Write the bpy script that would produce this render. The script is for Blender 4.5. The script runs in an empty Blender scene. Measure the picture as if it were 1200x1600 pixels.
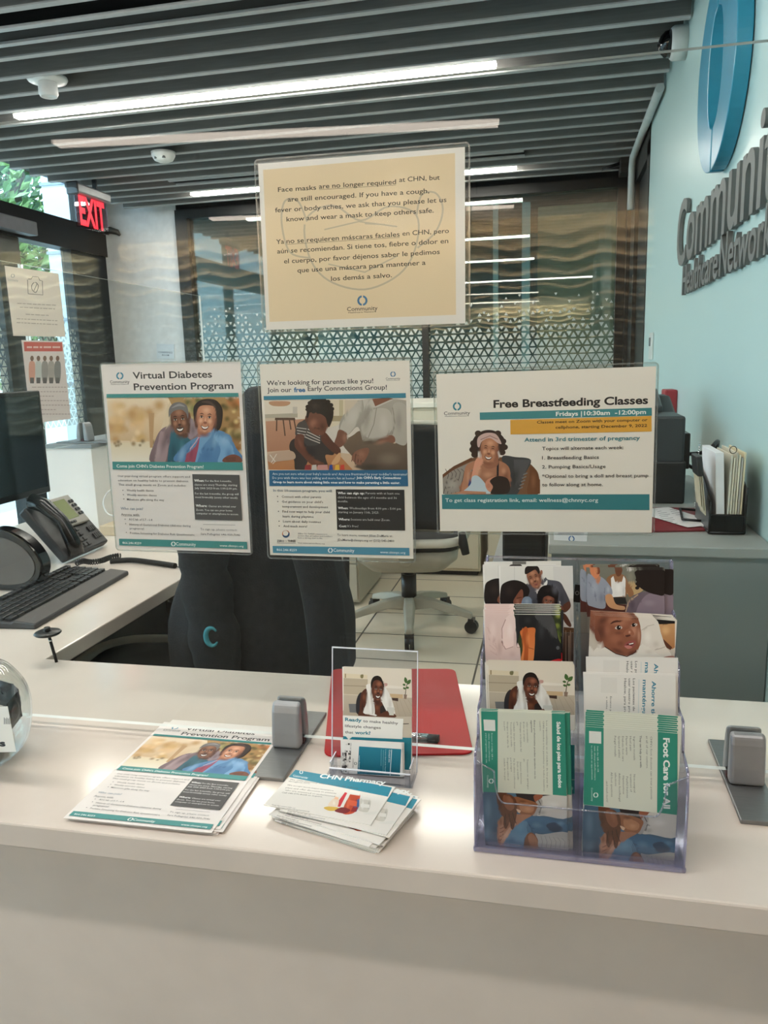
import bpy, math, random
import numpy as np
from mathutils import Vector, Matrix
from mathutils.geometry import tessellate_polygon

R = math.radians
SC = bpy.context.scene
COL = SC.collection
rnd = random.Random(7)

# ------------------------------------------------------------------ camera
CAM_F, CAM_PITCH, CAM_YAW, CAM_ROLL = 1210.0, .1895, .2175, -.0288
EYE = Vector((0, 0, 1.32))
_f = Vector((-math.sin(CAM_YAW) * math.cos(CAM_PITCH), math.cos(CAM_YAW) * math.cos(CAM_PITCH), -math.sin(CAM_PITCH)))
_r = Vector((math.cos(CAM_YAW), math.sin(CAM_YAW), 0))
_u = _r.cross(_f)
CR = math.cos(CAM_ROLL) * _r + math.sin(CAM_ROLL) * _u
CU = -math.sin(CAM_ROLL) * _r + math.cos(CAM_ROLL) * _u
CF = _f
cd = bpy.data.cameras.new('camera')
cam = bpy.data.objects.new('camera', cd)
COL.objects.link(cam)
m = Matrix.Identity(4)
for i in range(3):
    m[i][0], m[i][1], m[i][2], m[i][3] = CR[i], CU[i], -CF[i], EYE[i]
cam.matrix_world = m
cd.sensor_fit = 'VERTICAL'
cd.sensor_height = 24.0
cd.lens = 24.0 * CAM_F / 1600.0
cd.clip_start, cd.clip_end = .02, 200
SC.camera = cam

# ------------------------------------------------------------------ light and exposure
SC.view_settings.view_transform = 'Standard'
SC.view_settings.look = 'None'
SC.view_settings.gamma = 1
SC.view_settings.use_curve_mapping = False
SC.view_settings.exposure = 0.48
SC.cycles.use_denoising = True
SC.cycles.max_bounces = 10
SC.cycles.diffuse_bounces = 5
SC.cycles.glossy_bounces = 5
SC.cycles.transparent_max_bounces = 40
SC.cycles.caustics_reflective = False
SC.cycles.caustics_refractive = False
SC.cycles.sample_clamp_indirect = 8

SKY_STRENGTH = 5.0
LAMP_STRENGTH = 40.0
LOBBY_LAMP_STRENGTH = 11.0
VISITOR_LAMP_STRENGTH = 36.0
COVE_W = 125.0

world = bpy.data.worlds.new('daylight')
SC.world = world
world.use_nodes = True
wn = world.node_tree
bg = wn.nodes['Background']
bg.inputs[0].default_value = (.66, .83, 1.0, 1)
bg.inputs[1].default_value = SKY_STRENGTH


def ray(u, v):
    return CF + CR * ((u - 600) / CAM_F) - CU * ((v - 800) / CAM_F)


def on_plane(u, v, point, normal):
    d = ray(u, v)
    n = Vector(normal)
    t = (Vector(point) - EYE).dot(n) / d.dot(n)
    return EYE + d * t


def onY(u, v, y):
    return on_plane(u, v, (0, y, 0), (0, 1, 0))


def onZ(u, v, z):
    return on_plane(u, v, (0, 0, z), (0, 0, 1))


def onX(u, v, x):
    return on_plane(u, v, (x, 0, 0), (1, 0, 0))


# ------------------------------------------------------------------ materials
MATS = {}


def lin(c):
    return tuple((x / 12.92 if x <= .04045 else ((x + .055) / 1.055) ** 2.4) for x in c)


def rgb(r, g, b):
    return lin((r / 255, g / 255, b / 255))


def mat(name, col, rough=.5, metal=0.0, var=.06, scale=20.0, bump=0.0, bscale=200.0, emit=None, estr=0.0, spec=.5, stretch=None, coat=0.0):
    """a principled material with a procedural noise in its colour and, if asked, a bump"""
    if name in MATS:
        return MATS[name]
    mt = bpy.data.materials.new(name)
    mt.use_nodes = True
    nt = mt.node_tree
    b = nt.nodes['Principled BSDF']
    b.inputs['Roughness'].default_value = rough
    b.inputs['Metallic'].default_value = metal
    b.inputs['Specular IOR Level'].default_value = spec
    b.inputs['Coat Weight'].default_value = coat
    c = rgb(*col)
    tc = nt.nodes.new('ShaderNodeTexCoord')
    src = tc.outputs['Object']
    if stretch:
        mp = nt.nodes.new('ShaderNodeMapping')
        mp.inputs['Scale'].default_value = stretch
        nt.links.new(src, mp.inputs['Vector'])
        src = mp.outputs['Vector']
    nz = nt.nodes.new('ShaderNodeTexNoise')
    nz.inputs['Scale'].default_value = scale
    nz.inputs['Detail'].default_value = 4
    nt.links.new(src, nz.inputs['Vector'])
    rp = nt.nodes.new('ShaderNodeValToRGB')
    rp.color_ramp.elements[0].color = (*[max(0, x * (1 - var)) for x in c], 1)
    rp.color_ramp.elements[1].color = (*[min(1, x * (1 + var)) for x in c], 1)
    rp.color_ramp.elements[0].position, rp.color_ramp.elements[1].position = .3, .7
    nt.links.new(nz.outputs['Fac'], rp.inputs['Fac'])
    nt.links.new(rp.outputs['Color'], b.inputs['Base Color'])
    if bump:
        n2 = nt.nodes.new('ShaderNodeTexNoise')
        n2.inputs['Scale'].default_value = bscale
        nt.links.new(src, n2.inputs['Vector'])
        bp = nt.nodes.new('ShaderNodeBump')
        bp.inputs['Strength'].default_value = bump
        bp.inputs['Distance'].default_value = .002
        nt.links.new(n2.outputs['Fac'], bp.inputs['Height'])
        nt.links.new(bp.outputs['Normal'], b.inputs['Normal'])
    if emit:
        b.inputs['Emission Color'].default_value = (*rgb(*emit), 1)
        b.inputs['Emission Strength'].default_value = estr
    MATS[name] = mt
    return mt


def clear_mat(name, tint=(250, 252, 251), f0=.04, rough=0.0, bump=0.0, bscale=60.0, haze=0.0, hazecol=(235, 235, 235), gain=1.0):
    """clear sheet (pane, acrylic, laminate): see-through plus a Schlick mirror reflection, the same for every ray"""
    if name in MATS:
        return MATS[name]
    mt = bpy.data.materials.new(name)
    mt.use_nodes = True
    nt = mt.node_tree
    nt.nodes.clear()
    N = nt.nodes.new
    out = N('ShaderNodeOutputMaterial')
    tr = N('ShaderNodeBsdfTransparent')
    tr.inputs[0].default_value = (*rgb(*tint), 1)
    gl = N('ShaderNodeBsdfAnisotropic') if False else N('ShaderNodeBsdfGlossy')
    gl.inputs['Roughness'].default_value = rough
    lw = N('ShaderNodeLayerWeight')
    lw.inputs['Blend'].default_value = .5
    pw = N('ShaderNodeMath'); pw.operation = 'POWER'; pw.inputs[1].default_value = 5
    ml = N('ShaderNodeMath'); ml.operation = 'MULTIPLY_ADD'
    ml.inputs[1].default_value = (1 - f0) * gain
    ml.inputs[2].default_value = f0 * gain
    ml.use_clamp = True
    nt.links.new(lw.outputs['Facing'], pw.inputs[0])
    nt.links.new(pw.outputs[0], ml.inputs[0])
    mx = N('ShaderNodeMixShader')
    nt.links.new(ml.outputs[0], mx.inputs[0])
    base = tr.outputs[0]
    if haze:
        df = N('ShaderNodeBsdfDiffuse')
        df.inputs[0].default_value = (*rgb(*hazecol), 1)
        m2 = N('ShaderNodeMixShader')
        m2.inputs[0].default_value = haze
        nt.links.new(tr.outputs[0], m2.inputs[1])
        nt.links.new(df.outputs[0], m2.inputs[2])
        base = m2.outputs[0]
    nt.links.new(base, mx.inputs[1])
    nt.links.new(gl.outputs[0], mx.inputs[2])
    if bump:
        tc = N('ShaderNodeTexCoord')
        nz = N('ShaderNodeTexNoise'); nz.inputs['Scale'].default_value = bscale
        nt.links.new(tc.outputs['Object'], nz.inputs['Vector'])
        bp = N('ShaderNodeBump'); bp.inputs['Strength'].default_value = bump; bp.inputs['Distance'].default_value = .004
        nt.links.new(nz.outputs['Fac'], bp.inputs['Height'])
        nt.links.new(bp.outputs['Normal'], gl.inputs['Normal'])
    nt.links.new(mx.outputs[0], out.inputs[0])
    MATS[name] = mt
    return mt


def print_mat(name='printed_paper', rough=.42):
    """paper and ink: the colour is the ink laid on each printed shape"""
    if name in MATS:
        return MATS[name]
    mt = bpy.data.materials.new(name)
    mt.use_nodes = True
    nt = mt.node_tree
    b = nt.nodes['Principled BSDF']
    at = nt.nodes.new('ShaderNodeVertexColor')
    at.layer_name = 'ink'
    nt.links.new(at.outputs['Color'], b.inputs['Base Color'])
    b.inputs['Roughness'].default_value = rough
    b.inputs['Specular IOR Level'].default_value = .3
    MATS[name] = mt
    return mt


# ------------------------------------------------------------------ things and parts
def tag(o, label=None, cat=None, group=None, kind=None):
    if label:
        o['label'] = label
    if cat:
        o['category'] = cat
    if group:
        o['group'] = group
    if kind:
        o['kind'] = kind
    return o


def thing(name, label, cat, loc=(0, 0, 0), rz=0.0, group=None, mx=None, kind=None):
    o = bpy.data.objects.new(name, None)
    o.empty_display_size = .05
    COL.objects.link(o)
    if mx is not None:
        o.matrix_world = mx
    else:
        o.location = loc
        o.rotation_euler = (0, 0, rz)
    return tag(o, label, cat, group, kind)


def copy_tree(o, parent=None):
    c = o.copy()
    COL.objects.link(c)
    c.parent = parent
    for ch in list(o.children):
        copy_tree(ch, c)
    return c


class MB:
    """collects shapes into one mesh"""

    def __init__(self):
        self.v, self.f, self.mi, self.sm, self.cur, self.smooth = [], [], [], [], 0, False

    def add(self, vs, fs, smooth=None):
        b = len(self.v)
        self.v += [tuple(p) for p in vs]
        s = self.smooth if smooth is None else smooth
        for f in fs:
            self.f.append(tuple(b + i for i in f))
            self.mi.append(self.cur)
            self.sm.append(s)
        return self

    def slot(self, i):
        self.cur = i
        return self

    def box(self, x0, x1, y0, y1, z0, z1, M=None):
        vs = [Vector(p) for p in ((x0, y0, z0), (x1, y0, z0), (x1, y1, z0), (x0, y1, z0), (x0, y0, z1), (x1, y0, z1), (x1, y1, z1), (x0, y1, z1))]
        if M is not None:
            vs = [M @ p for p in vs]
        return self.add(vs, [(3, 2, 1, 0), (4, 5, 6, 7), (0, 1, 5, 4), (1, 2, 6, 5), (2, 3, 7, 6), (3, 0, 4, 7)], False)

    def loft(self, rings, cap=True, smooth=True, closed=True):
        n = len(rings[0])
        vs = [p for r in rings for p in r]
        fs = []
        for k in range(len(rings) - 1):
            for i in range(n if closed else n - 1):
                j = (i + 1) % n
                fs.append((k * n + i, k * n + j, (k + 1) * n + j, (k + 1) * n + i))
        self.add(vs, fs, smooth)
        if cap and closed:
            self.add(rings[0], [tuple(reversed(range(n)))], False)
            self.add(rings[-1], [tuple(range(n))], False)
        return self

    def tube(self, pts, r, n=10, cap=True, smooth=True):
        pts = [Vector(p) for p in pts]
        rs = r if isinstance(r, (list, tuple)) else [r] * len(pts)
        rings = []
        up = None
        for i, p in enumerate(pts):
            a = pts[max(0, i - 1)]
            b = pts[min(len(pts) - 1, i + 1)]
            t = (b - a).normalized()
            if up is None:
                up = Vector((0, 0, 1)) if abs(t.z) < .9 else Vector((1, 0, 0))
            s = t.cross(up)
            if s.length < 1e-6:
                s = t.orthogonal()
            s.normalize()
            up = s.cross(t).normalized()
            rings.append([p + (s * math.cos(2 * math.pi * k / n) + up * math.sin(2 * math.pi * k / n)) * rs[i] for k in range(n)])
        return self.loft(rings, cap, smooth)

    def cyl(self, p0, p1, r, n=20, r1=None, smooth=True):
        return self.tube([p0, p1], [r, r if r1 is None else r1], n, True, smooth)

    def lathe(self, prof, c=(0, 0, 0), n=32, a0=0, smooth=True, cap=True):
        rings = []
        for (r, z) in prof:
            rings.append([(c[0] + r * math.cos(2 * math.pi * k / n), c[1] + r * math.sin(2 * math.pi * k / n), c[2] + z) for k in range(n)])
        return self.loft(rings, cap, smooth)

    def prism(self, pts, d0, d1, axis='z', M=None, smooth=False):
        """a 2-D outline pushed along an axis"""
        def P(a, b, d):
            p = {'z': (a, b, d), 'y': (a, d, b), 'x': (d, a, b)}[axis]
            p = Vector(p)
            return M @ p if M is not None else p
        n = len(pts)
        lo = [P(a, b, d0) for a, b in pts]
        hi = [P(a, b, d1) for a, b in pts]
        self.add(lo + hi, [(i, (i + 1) % n, n + (i + 1) % n, n + i) for i in range(n)], smooth)
        self.add(lo, [tuple(reversed(range(n)))], False)
        self.add(hi, [tuple(range(n))], False)
        return self

    def build(self, name, mats, parent=None, bevel=0.0, seg=2, loc=None, mx=None, sub=0):
        me = bpy.data.meshes.new(name)
        me.from_pydata(self.v, [], self.f)
        if not isinstance(mats, (list, tuple)):
            mats = [mats]
        for x in mats:
            me.materials.append(x)
        me.polygons.foreach_set('material_index', self.mi)
        me.polygons.foreach_set('use_smooth', self.sm)
        me.update()
        import bmesh
        bm = bmesh.new()
        bm.from_mesh(me)
        bmesh.ops.remove_doubles(bm, verts=bm.verts, dist=1e-6)
        bmesh.ops.recalc_face_normals(bm, faces=bm.faces)
        bm.to_mesh(me)
        bm.free()
        o = bpy.data.objects.new(name, me)
        COL.objects.link(o)
        if parent is not None:
            o.parent = parent
        if loc is not None:
            o.location = loc
        if mx is not None:
            o.matrix_local = mx
        if bevel:
            b = o.modifiers.new('edge', 'BEVEL')
            b.width, b.segments, b.limit_method, b.angle_limit = bevel, seg, 'ANGLE', R(40)
            b.harden_normals = False
        if sub:
            s = o.modifiers.new('round', 'SUBSURF')
            s.levels = s.render_levels = sub
        return o


def struct(o):
    return tag(o, kind='structure')


def spline(pts, closed=True, k=5):
    """Catmull-Rom through 2-D or 3-D points"""
    n = len(pts)
    out = []
    rng = range(n) if closed else range(n - 1)
    for i in rng:
        if closed:
            p0, p1, p2, p3 = (Vector(pts[(i + d) % n]) for d in (-1, 0, 1, 2))
        else:
            p0, p1, p2, p3 = (Vector(pts[min(max(i + d, 0), n - 1)]) for d in (-1, 0, 1, 2))
        for s in range(k):
            t = s / k
            out.append(tuple(.5 * ((2 * p1) + (p2 - p0) * t + (2 * p0 - 5 * p1 + 4 * p2 - p3) * t * t + (3 * p1 - p0 - 3 * p2 + p3) * t ** 3)))
    if not closed:
        out.append(tuple(pts[-1]))
    return out


def rrect(x0, x1, y0, y1, r, k=5):
    out = []
    for cx, cy, a in ((x1 - r, y0 + r, -90), (x1 - r, y1 - r, 0), (x0 + r, y1 - r, 90), (x0 + r, y0 + r, 180)):
        for i in range(k + 1):
            t = R(a + 90 * i / k)
            out.append((cx + r * math.cos(t), cy + r * math.sin(t)))
    return out

# ------------------------------------------------------------------ printed sheets
_TXT = {}


def text_shape(s, bold, res=2):
    """the outline of a line of writing as flat faces, and its advance width and cap height (size 1)"""
    key = (s, bold, res)
    if key in _TXT:
        return _TXT[key]
    c = bpy.data.curves.new('writing', 'FONT')
    c.body = s
    c.size = 1
    c.resolution_u = res
    c.offset = bold
    o = bpy.data.objects.new('writing', c)
    me = bpy.data.meshes.new_from_object(o)
    vs = [(v.co.x, v.co.y) for v in me.vertices]
    fs = [tuple(p.vertices) for p in me.polygons]
    bpy.data.objects.remove(o)
    bpy.data.curves.remove(c)
    bpy.data.meshes.remove(me)
    x0 = min((v[0] for v in vs), default=0)
    x1 = max((v[0] for v in vs), default=1)
    vs = [(x - x0, y) for x, y in vs]
    _TXT[key] = (vs, fs, x1 - x0)
    return _TXT[key]


CAPH = .70


class Sheet:
    """a flat printed sheet traced in the pixels of a zoomed crop of the photograph.
    zoom=(ox, oy, s): photo pixel = (ox + x / s, oy + y / s); plane = (point, normal) of the sheet in the room"""
    DZ = 5e-6

    def __init__(self, quad, zoom, plane, size=None):
        self.zoom, self.plane = zoom, plane
        tl, tr, br, bl = (self.world(*q) for q in quad)
        ex = ((tr - tl) + (br - bl)).normalized()
        n = Vector(plane[1]).normalized()
        if n.dot(EYE - tl) < 0:
            n = -n
        ey = n.cross(ex).normalized()
        c = (tl + tr + br + bl) / 4
        self.W = ((tr - tl).length + (br - bl).length) / 2
        self.H = ((bl - tl).length + (br - tr).length) / 2
        o = c - ex * self.W / 2 + ey * self.H / 2
        self.M = Matrix(((ex.x, ey.x, n.x, o.x), (ex.y, ey.y, n.y, o.y), (ex.z, ey.z, n.z, o.z), (0, 0, 0, 1)))
        self.Mi = self.M.inverted()
        self.v, self.f, self.c, self.layer, self.tri = [], [], [], 1, []
        self.clip = (0, self.W, -self.H, 0)

    def world(self, x, y):
        ox, oy, s = self.zoom
        return on_plane(ox + x / s, oy + y / s, *self.plane)

    def P(self, p):
        q = self.Mi @ self.world(*p)
        return (q.x, q.y)

    def paper(self, col=(236, 233, 228), t=.0003):
        W, H = self.W, self.H
        b = len(self.v)
        self.v += [(0, 0, 0), (W, 0, 0), (W, -H, 0), (0, -H, 0), (0, 0, -t), (W, 0, -t), (W, -H, -t), (0, -H, -t)]
        for f in ((3, 2, 1, 0), (4, 5, 6, 7), (0, 1, 5, 4), (1, 2, 6, 5), (2, 3, 7, 6), (3, 0, 4, 7)):
            self.f.append(tuple(b + i for i in f))
            self.c += [(*rgb(*col), 1)] * 4
        return self

    def _clip(self, pts):
        x0, x1, y0, y1 = self.clip
        for ax, lim, sg in ((0, x0, 1), (0, x1, -1), (1, y0, 1), (1, y1, -1)):
            out = []
            for i, p in enumerate(pts):
                q = pts[i - 1]
                a, b = sg * (q[ax] - lim), sg * (p[ax] - lim)
                if (a >= 0) != (b >= 0):
                    t = a / (a - b)
                    out.append(tuple(q[k] + (p[k] - q[k]) * t for k in range(len(p))))
                if b >= 0:
                    out.append(p)
            pts = out
            if len(pts) < 3:
                return []
        return pts

    def local(self, pts, col):
        """pts in sheet metres; col one colour or one per point (linear)"""
        per = isinstance(col[0], (tuple, list))
        if per:
            pts = [(*p, *c) for p, c in zip(pts, col)]
        pts = self._clip([tuple(p) for p in pts])
        if not pts:
            return
        b = len(self.v)
        z = self.layer * self.DZ
        self.v += [(p[0], p[1], z) for p in pts]
        tris = tessellate_polygon([[Vector((p[0], p[1], 0)) for p in pts]])
        for t in tris:
            a, d, e = (Vector(pts[i][:2]) for i in t)
            if (d - a).cross(e - a) < 0:
                t = (t[0], t[2], t[1])
            self.f.append(tuple(b + i for i in t))
            k3 = [tuple(pts[i][2:5]) if per else tuple(col) for i in t]
            self.c += [(*q, 1) for q in k3]
            self.tri.append([(pts[i][0], pts[i][1], *q) for i, q in zip(t, k3)])

    def poly(self, pts, col, sm=False, k=5, c2=None, same=False):
        """a printed patch, outline in crop pixels; sm rounds it; c2 = colour at its bottom"""
        if sm:
            pts = spline(pts, True, k)
        if c2:
            ys = [p[1] for p in pts]
            a, b = min(ys), max(ys)
            A, B = rgb(*col), rgb(*c2)
            cc = [tuple(A[i] + (B[i] - A[i]) * (p[1] - a) / (b - a + 1e-9) for i in range(3)) for p in pts]
        else:
            cc = rgb(*col)
        self.local([self.P(p) for p in pts], cc)
        if not same:
            self.layer += 1
        return self

    def rect(self, x0, y0, x1, y1, col, c2=None):
        return self.poly([(x0, y0), (x1, y0), (x1, y1), (x0, y1)], col, c2=c2)

    def ell(self, cx, cy, rx, ry, col, rot=0, n=20, rim=None, same=False):
        """ellipse; with rim, the colour runs from the middle to the rim colour"""
        ca, sa = math.cos(R(rot)), math.sin(R(rot))
        pts = [(cx + rx * math.cos(t) * ca - ry * math.sin(t) * sa, cy + rx * math.cos(t) * sa + ry * math.sin(t) * ca) for t in [2 * math.pi * i / n for i in range(n)]]
        if rim:
            return self.soft(cx, cy, rx, ry, col, .95, rot, 12)
        else:
            self.local([self.P(p) for p in pts], rgb(*col))
        if not same:
            self.layer += 1
        return self

    def ink_at(self, pts):
        """the ink already lying at each of these points of the sheet"""
        if getattr(self, '_n', -1) != len(self.tri):
            self._a = np.array(self.tri, dtype=float).reshape(-1, 3, 5)
            self._n = len(self.tri)
        T = self._a
        out = []
        for x, y in pts:
            x0, y0, x1, y1, x2, y2 = T[:, 0, 0], T[:, 0, 1], T[:, 1, 0], T[:, 1, 1], T[:, 2, 0], T[:, 2, 1]
            d = (y1 - y2) * (x0 - x2) + (x2 - x1) * (y0 - y2)
            d = np.where(np.abs(d) < 1e-13, np.nan, d)
            a = ((y1 - y2) * (x - x2) + (x2 - x1) * (y - y2)) / d
            b = ((y2 - y0) * (x - x2) + (x0 - x2) * (y - y2)) / d
            c = 1 - a - b
            hit = np.nonzero((a >= -1e-6) & (b >= -1e-6) & (c >= -1e-6))[0]
            if len(hit):
                i = hit[-1]
                out.append(tuple(a[i] * T[i, 0, 2:] + b[i] * T[i, 1, 2:] + c[i] * T[i, 2, 2:]))
            else:
                out.append((.8, .78, .75))
        return out

    def soft(self, cx, cy, rx, ry, col, a=.5, rot=0, n=18, hard=1.0):
        """a soft wash of ink, strongest in the middle and gone at its rim"""
        ca, sa = math.cos(R(rot)), math.sin(R(rot))
        c = rgb(*col)
        fr = (0, .3, .55, .8, 1.0)
        pts = [self.P((cx, cy))]
        for f in fr[1:]:
            for i in range(n):
                t = 2 * math.pi * i / n
                x, y = rx * f * math.cos(t), ry * f * math.sin(t)
                pts.append(self.P((cx + x * ca - y * sa, cy + x * sa + y * ca)))
        x0, x1, y0, y1 = self.clip
        und = self.ink_at([(min(max(p[0], x0 + 1e-5), x1 - 1e-5), min(max(p[1], y0 + 1e-5), y1 - 1e-5)) for p in pts])
        cc = []
        for k, u in enumerate(und):
            f = fr[0 if k == 0 else 1 + (k - 1) // n]
            w = a * (.5 + .5 * math.cos(math.pi * f)) * hard
            w = min(w, 1)
            cc.append(tuple(u[i] * (1 - w) + c[i] * w for i in range(3)))
        for i in range(n):
            j = (i + 1) % n
            self.local([pts[0], pts[1 + i], pts[1 + j]], [cc[0], cc[1 + i], cc[1 + j]])
            for k in range(3):
                p, q = 1 + k * n, 1 + (k + 1) * n
                self.local([pts[p + i], pts[q + i], pts[q + j]], [cc[p + i], cc[q + i], cc[q + j]])
                self.local([pts[p + i], pts[q + j], pts[p + j]], [cc[p + i], cc[q + j], cc[p + j]])
        self.layer += 1
        return self

    def line(self, pts, w, col):
        """a stroke of w crop pixels"""
        pts = [Vector(p) for p in pts]
        L, Rr = [], []
        for i, p in enumerate(pts):
            t = (pts[min(i + 1, len(pts) - 1)] - pts[max(i - 1, 0)]).normalized()
            n = Vector((-t.y, t.x)) * w / 2
            L.append(tuple(p + n))
            Rr.append(tuple(p - n))
        for i in range(len(pts) - 1):
            self.local([self.P(q) for q in (L[i], L[i + 1], Rr[i + 1], Rr[i])], rgb(*col))
        self.layer += 1
        return self

    def text(self, s, x0, y0, x1, col, h=None, bold=0.006, rot=0, y1=None, res=2, ul=False, mirror=False):
        """a line of writing with its baseline from (x0, y0) to x1 (or (x1, y1)); h = cap height, crop pixels"""
        vs, fs, w = text_shape(s, bold, res)
        a = Vector(self.P((x0, y0)))
        b = Vector(self.P((x1, y1 if y1 is not None else y0)))
        if y1 is None and rot == 0:
            b.y = a.y
        d = b - a
        L = d.length
        ex = d / L
        ey = Vector((-ex.y, ex.x))
        sx = L / w
        if h:
            hv = Vector(self.P((x0, y0 - h))) - a if rot == 0 else Vector(self.P((x0 + h, y0))) - a
            sy = abs(hv.dot(ey)) / CAPH
        else:
            sy = sx
        bi = len(self.v)
        z = (self.layer + .5) * self.DZ
        for x, y in vs:
            if mirror:
                x = w - x
            p = a + ex * x * sx + ey * y * sy
            self.v.append((p.x, p.y, z))
        cc = (*rgb(*col), 1)
        for f in fs:
            self.f.append(tuple(bi + i for i in f))
            self.c += [cc] * len(f)
        if ul:
            t = sy * .05
            o = ey * (-sy * .12)
            q = [a + o, b + o, b + o - ey * t, a + o - ey * t]
            self.local([tuple(p) for p in q], rgb(*col))
        return self

    def logo(self, cx, cy, s, ring=(62, 128, 164), txt=(50, 50, 55), words=True, tw=2.6):
        """two facing brackets that make an open ring, and the network's name under it; s = ring half height"""
        for sg in (1, -1):
            outer, inner = [], []
            for i in range(9):
                t = R(-83 + 166 * i / 8)
                outer.append((cx + sg * s * .98 * math.cos(t), cy + s * math.sin(t)))
                inner.append((cx + sg * (s * .56 * math.cos(t) ** 1.0 + s * .02), cy + s * .62 * math.sin(t)))
            self.poly([(cx + sg * s * .12, cy - s)] + outer + [(cx + sg * s * .12, cy + s)] + [(cx + sg * s * .12, cy + s * .6)] + inner[::-1] + [(cx + sg * s * .12, cy - s * .6)], ring, same=True)
        self.layer += 1
        if words:
            w = s * tw
            self.text('Community', cx - w, cy + s * 2.0, cx + w, txt, h=s * .78)
            self.text('Healthcare Network', cx - w * .92, cy + s * 2.42, cx + w * .92, txt, h=s * .3)
        return self

    def build(self, name, parent=None, m=None, world=True):
        me = bpy.data.meshes.new(name)
        me.from_pydata(self.v, [], self.f)
        at = me.color_attributes.new('ink', 'FLOAT_COLOR', 'CORNER')
        flat = [x for c in self.c for x in c]
        at.data.foreach_set('color', flat)
        me.materials.append(m or print_mat())
        me.update()
        o = bpy.data.objects.new(name, me)
        COL.objects.link(o)
        if parent is not None:
            o.parent = parent
        elif world:
            o.matrix_world = self.M
        return o


def face(S, cx, cy, w, h, rot, skin, lite, dark, smile=True, eyes=True, moustache=None, turn=0.0):
    """a printed face: oval, light on brow and cheeks, brows, eyes, nose, mouth. cx, cy centre; w, h half sizes"""
    ca, sa = math.cos(R(rot)), math.sin(R(rot))

    def T(x, y):
        return (cx + (x * ca * w - y * sa * h), cy + (x * sa * w + y * ca * h))

    def P(pts, col, sm=True):
        S.poly([T(*p) for p in pts], col, sm, 4)
    P([(0, -1), (.62, -.82), (.95, -.35), (.93, .15), (.72, .62), (.35, .95), (0, 1.03), (-.35, .95), (-.72, .62), (-.93, .15), (-.95, -.35), (-.62, -.82)], skin)
    S.soft(*T(.85, .1), w * .42, h * .9, dark, .85, rot)
    S.soft(*T(-.88, .15), w * .36, h * .85, dark, .7, rot)
    S.soft(*T(0, 1.0), w * .8, h * .3, dark, .8, rot)
    S.soft(*T(.05 + turn, -.48), w * .62, h * .34, lite, .8, rot)
    S.soft(*T(.45 + turn, .2), w * .36, h * .26, lite, .9, rot)
    S.soft(*T(-.45 + turn, .2), w * .34, h * .26, lite, .9, rot)
    S.soft(*T(turn, .84), w * .3, h * .14, lite, .6, rot)
    for sg in (-1, 1):
        S.soft(*T(turn + sg * .4, -.1), w * .32, h * .17, dark, .8, rot)
        S.soft(*T(turn + sg * .3, .42), w * .12, h * .2, dark, .55, rot)
    S.soft(*T(turn, .16), w * .13, h * .3, lite, .9, rot)
    S.soft(*T(turn, .36), w * .24, h * .10, dark, .6, rot)
    P([(turn - .2, .32), (turn - .08, .24), (turn + .08, .24), (turn + .2, .32), (turn, .4)], dark)
    for sg in (-1, 1):
        ex = turn + sg * .4
        P([(ex - .25, -.2), (ex, -.3), (ex + .25, -.2), (ex, -.24)], tuple(int(c * .45) for c in dark))
        if eyes:
            P([(ex - .17, -.04), (ex, -.095), (ex + .17, -.04), (ex, .015)], (206, 198, 190))
            S.ell(*T(ex, -.045), w * .09, h * .062, (28, 18, 14), rot, 10)
        P([(ex - .22, -.05), (ex, -.145), (ex + .22, -.05), (ex, -.11)], (30, 20, 16))
    if moustache:
        P([(turn - .4, .56), (turn, .42), (turn + .4, .56), (turn, .53)], moustache)
    if smile:
        P([(turn - .42, .5), (turn, .58), (turn + .42, .5), (turn + .25, .72), (turn, .79), (turn - .25, .72)], tuple(int(c * .75) for c in dark))
        P([(turn - .34, .54), (turn, .6), (turn + .34, .54), (turn + .18, .67), (turn, .7), (turn - .18, .67)], (244, 240, 236))
    else:
        P([(turn - .28, .6), (turn - .08, .55), (turn + .08, .55), (turn + .28, .6), (turn, .74)], (150, 84, 76))
        P([(turn - .28, .6), (turn, .62), (turn + .28, .6), (turn, .65)], tuple(int(c * .6) for c in dark))


def bokeh(S, x0, y0, x1, y1, cols, n, rmin, rmax, base, seed=1):
    r = random.Random(seed)
    for _ in range(n):
        rr = r.uniform(rmin, rmax)
        S.ell(r.uniform(x0, x1), r.uniform(y0, y1), rr, rr, r.choice(cols), 0, 10, rim=base)


def set_clip(S, x0, y0, x1, y1):
    a, b = S.P((x0, y0)), S.P((x1, y1))
    S.clip = (min(a[0], b[0]), max(a[0], b[0]), min(a[1], b[1]), max(a[1], b[1]))


def no_clip(S):
    S.clip = (0, S.W, -S.H, 0)

# ------------------------------------------------------------------ colours of the room
M_floor_c = (186, 178, 165)


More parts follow.
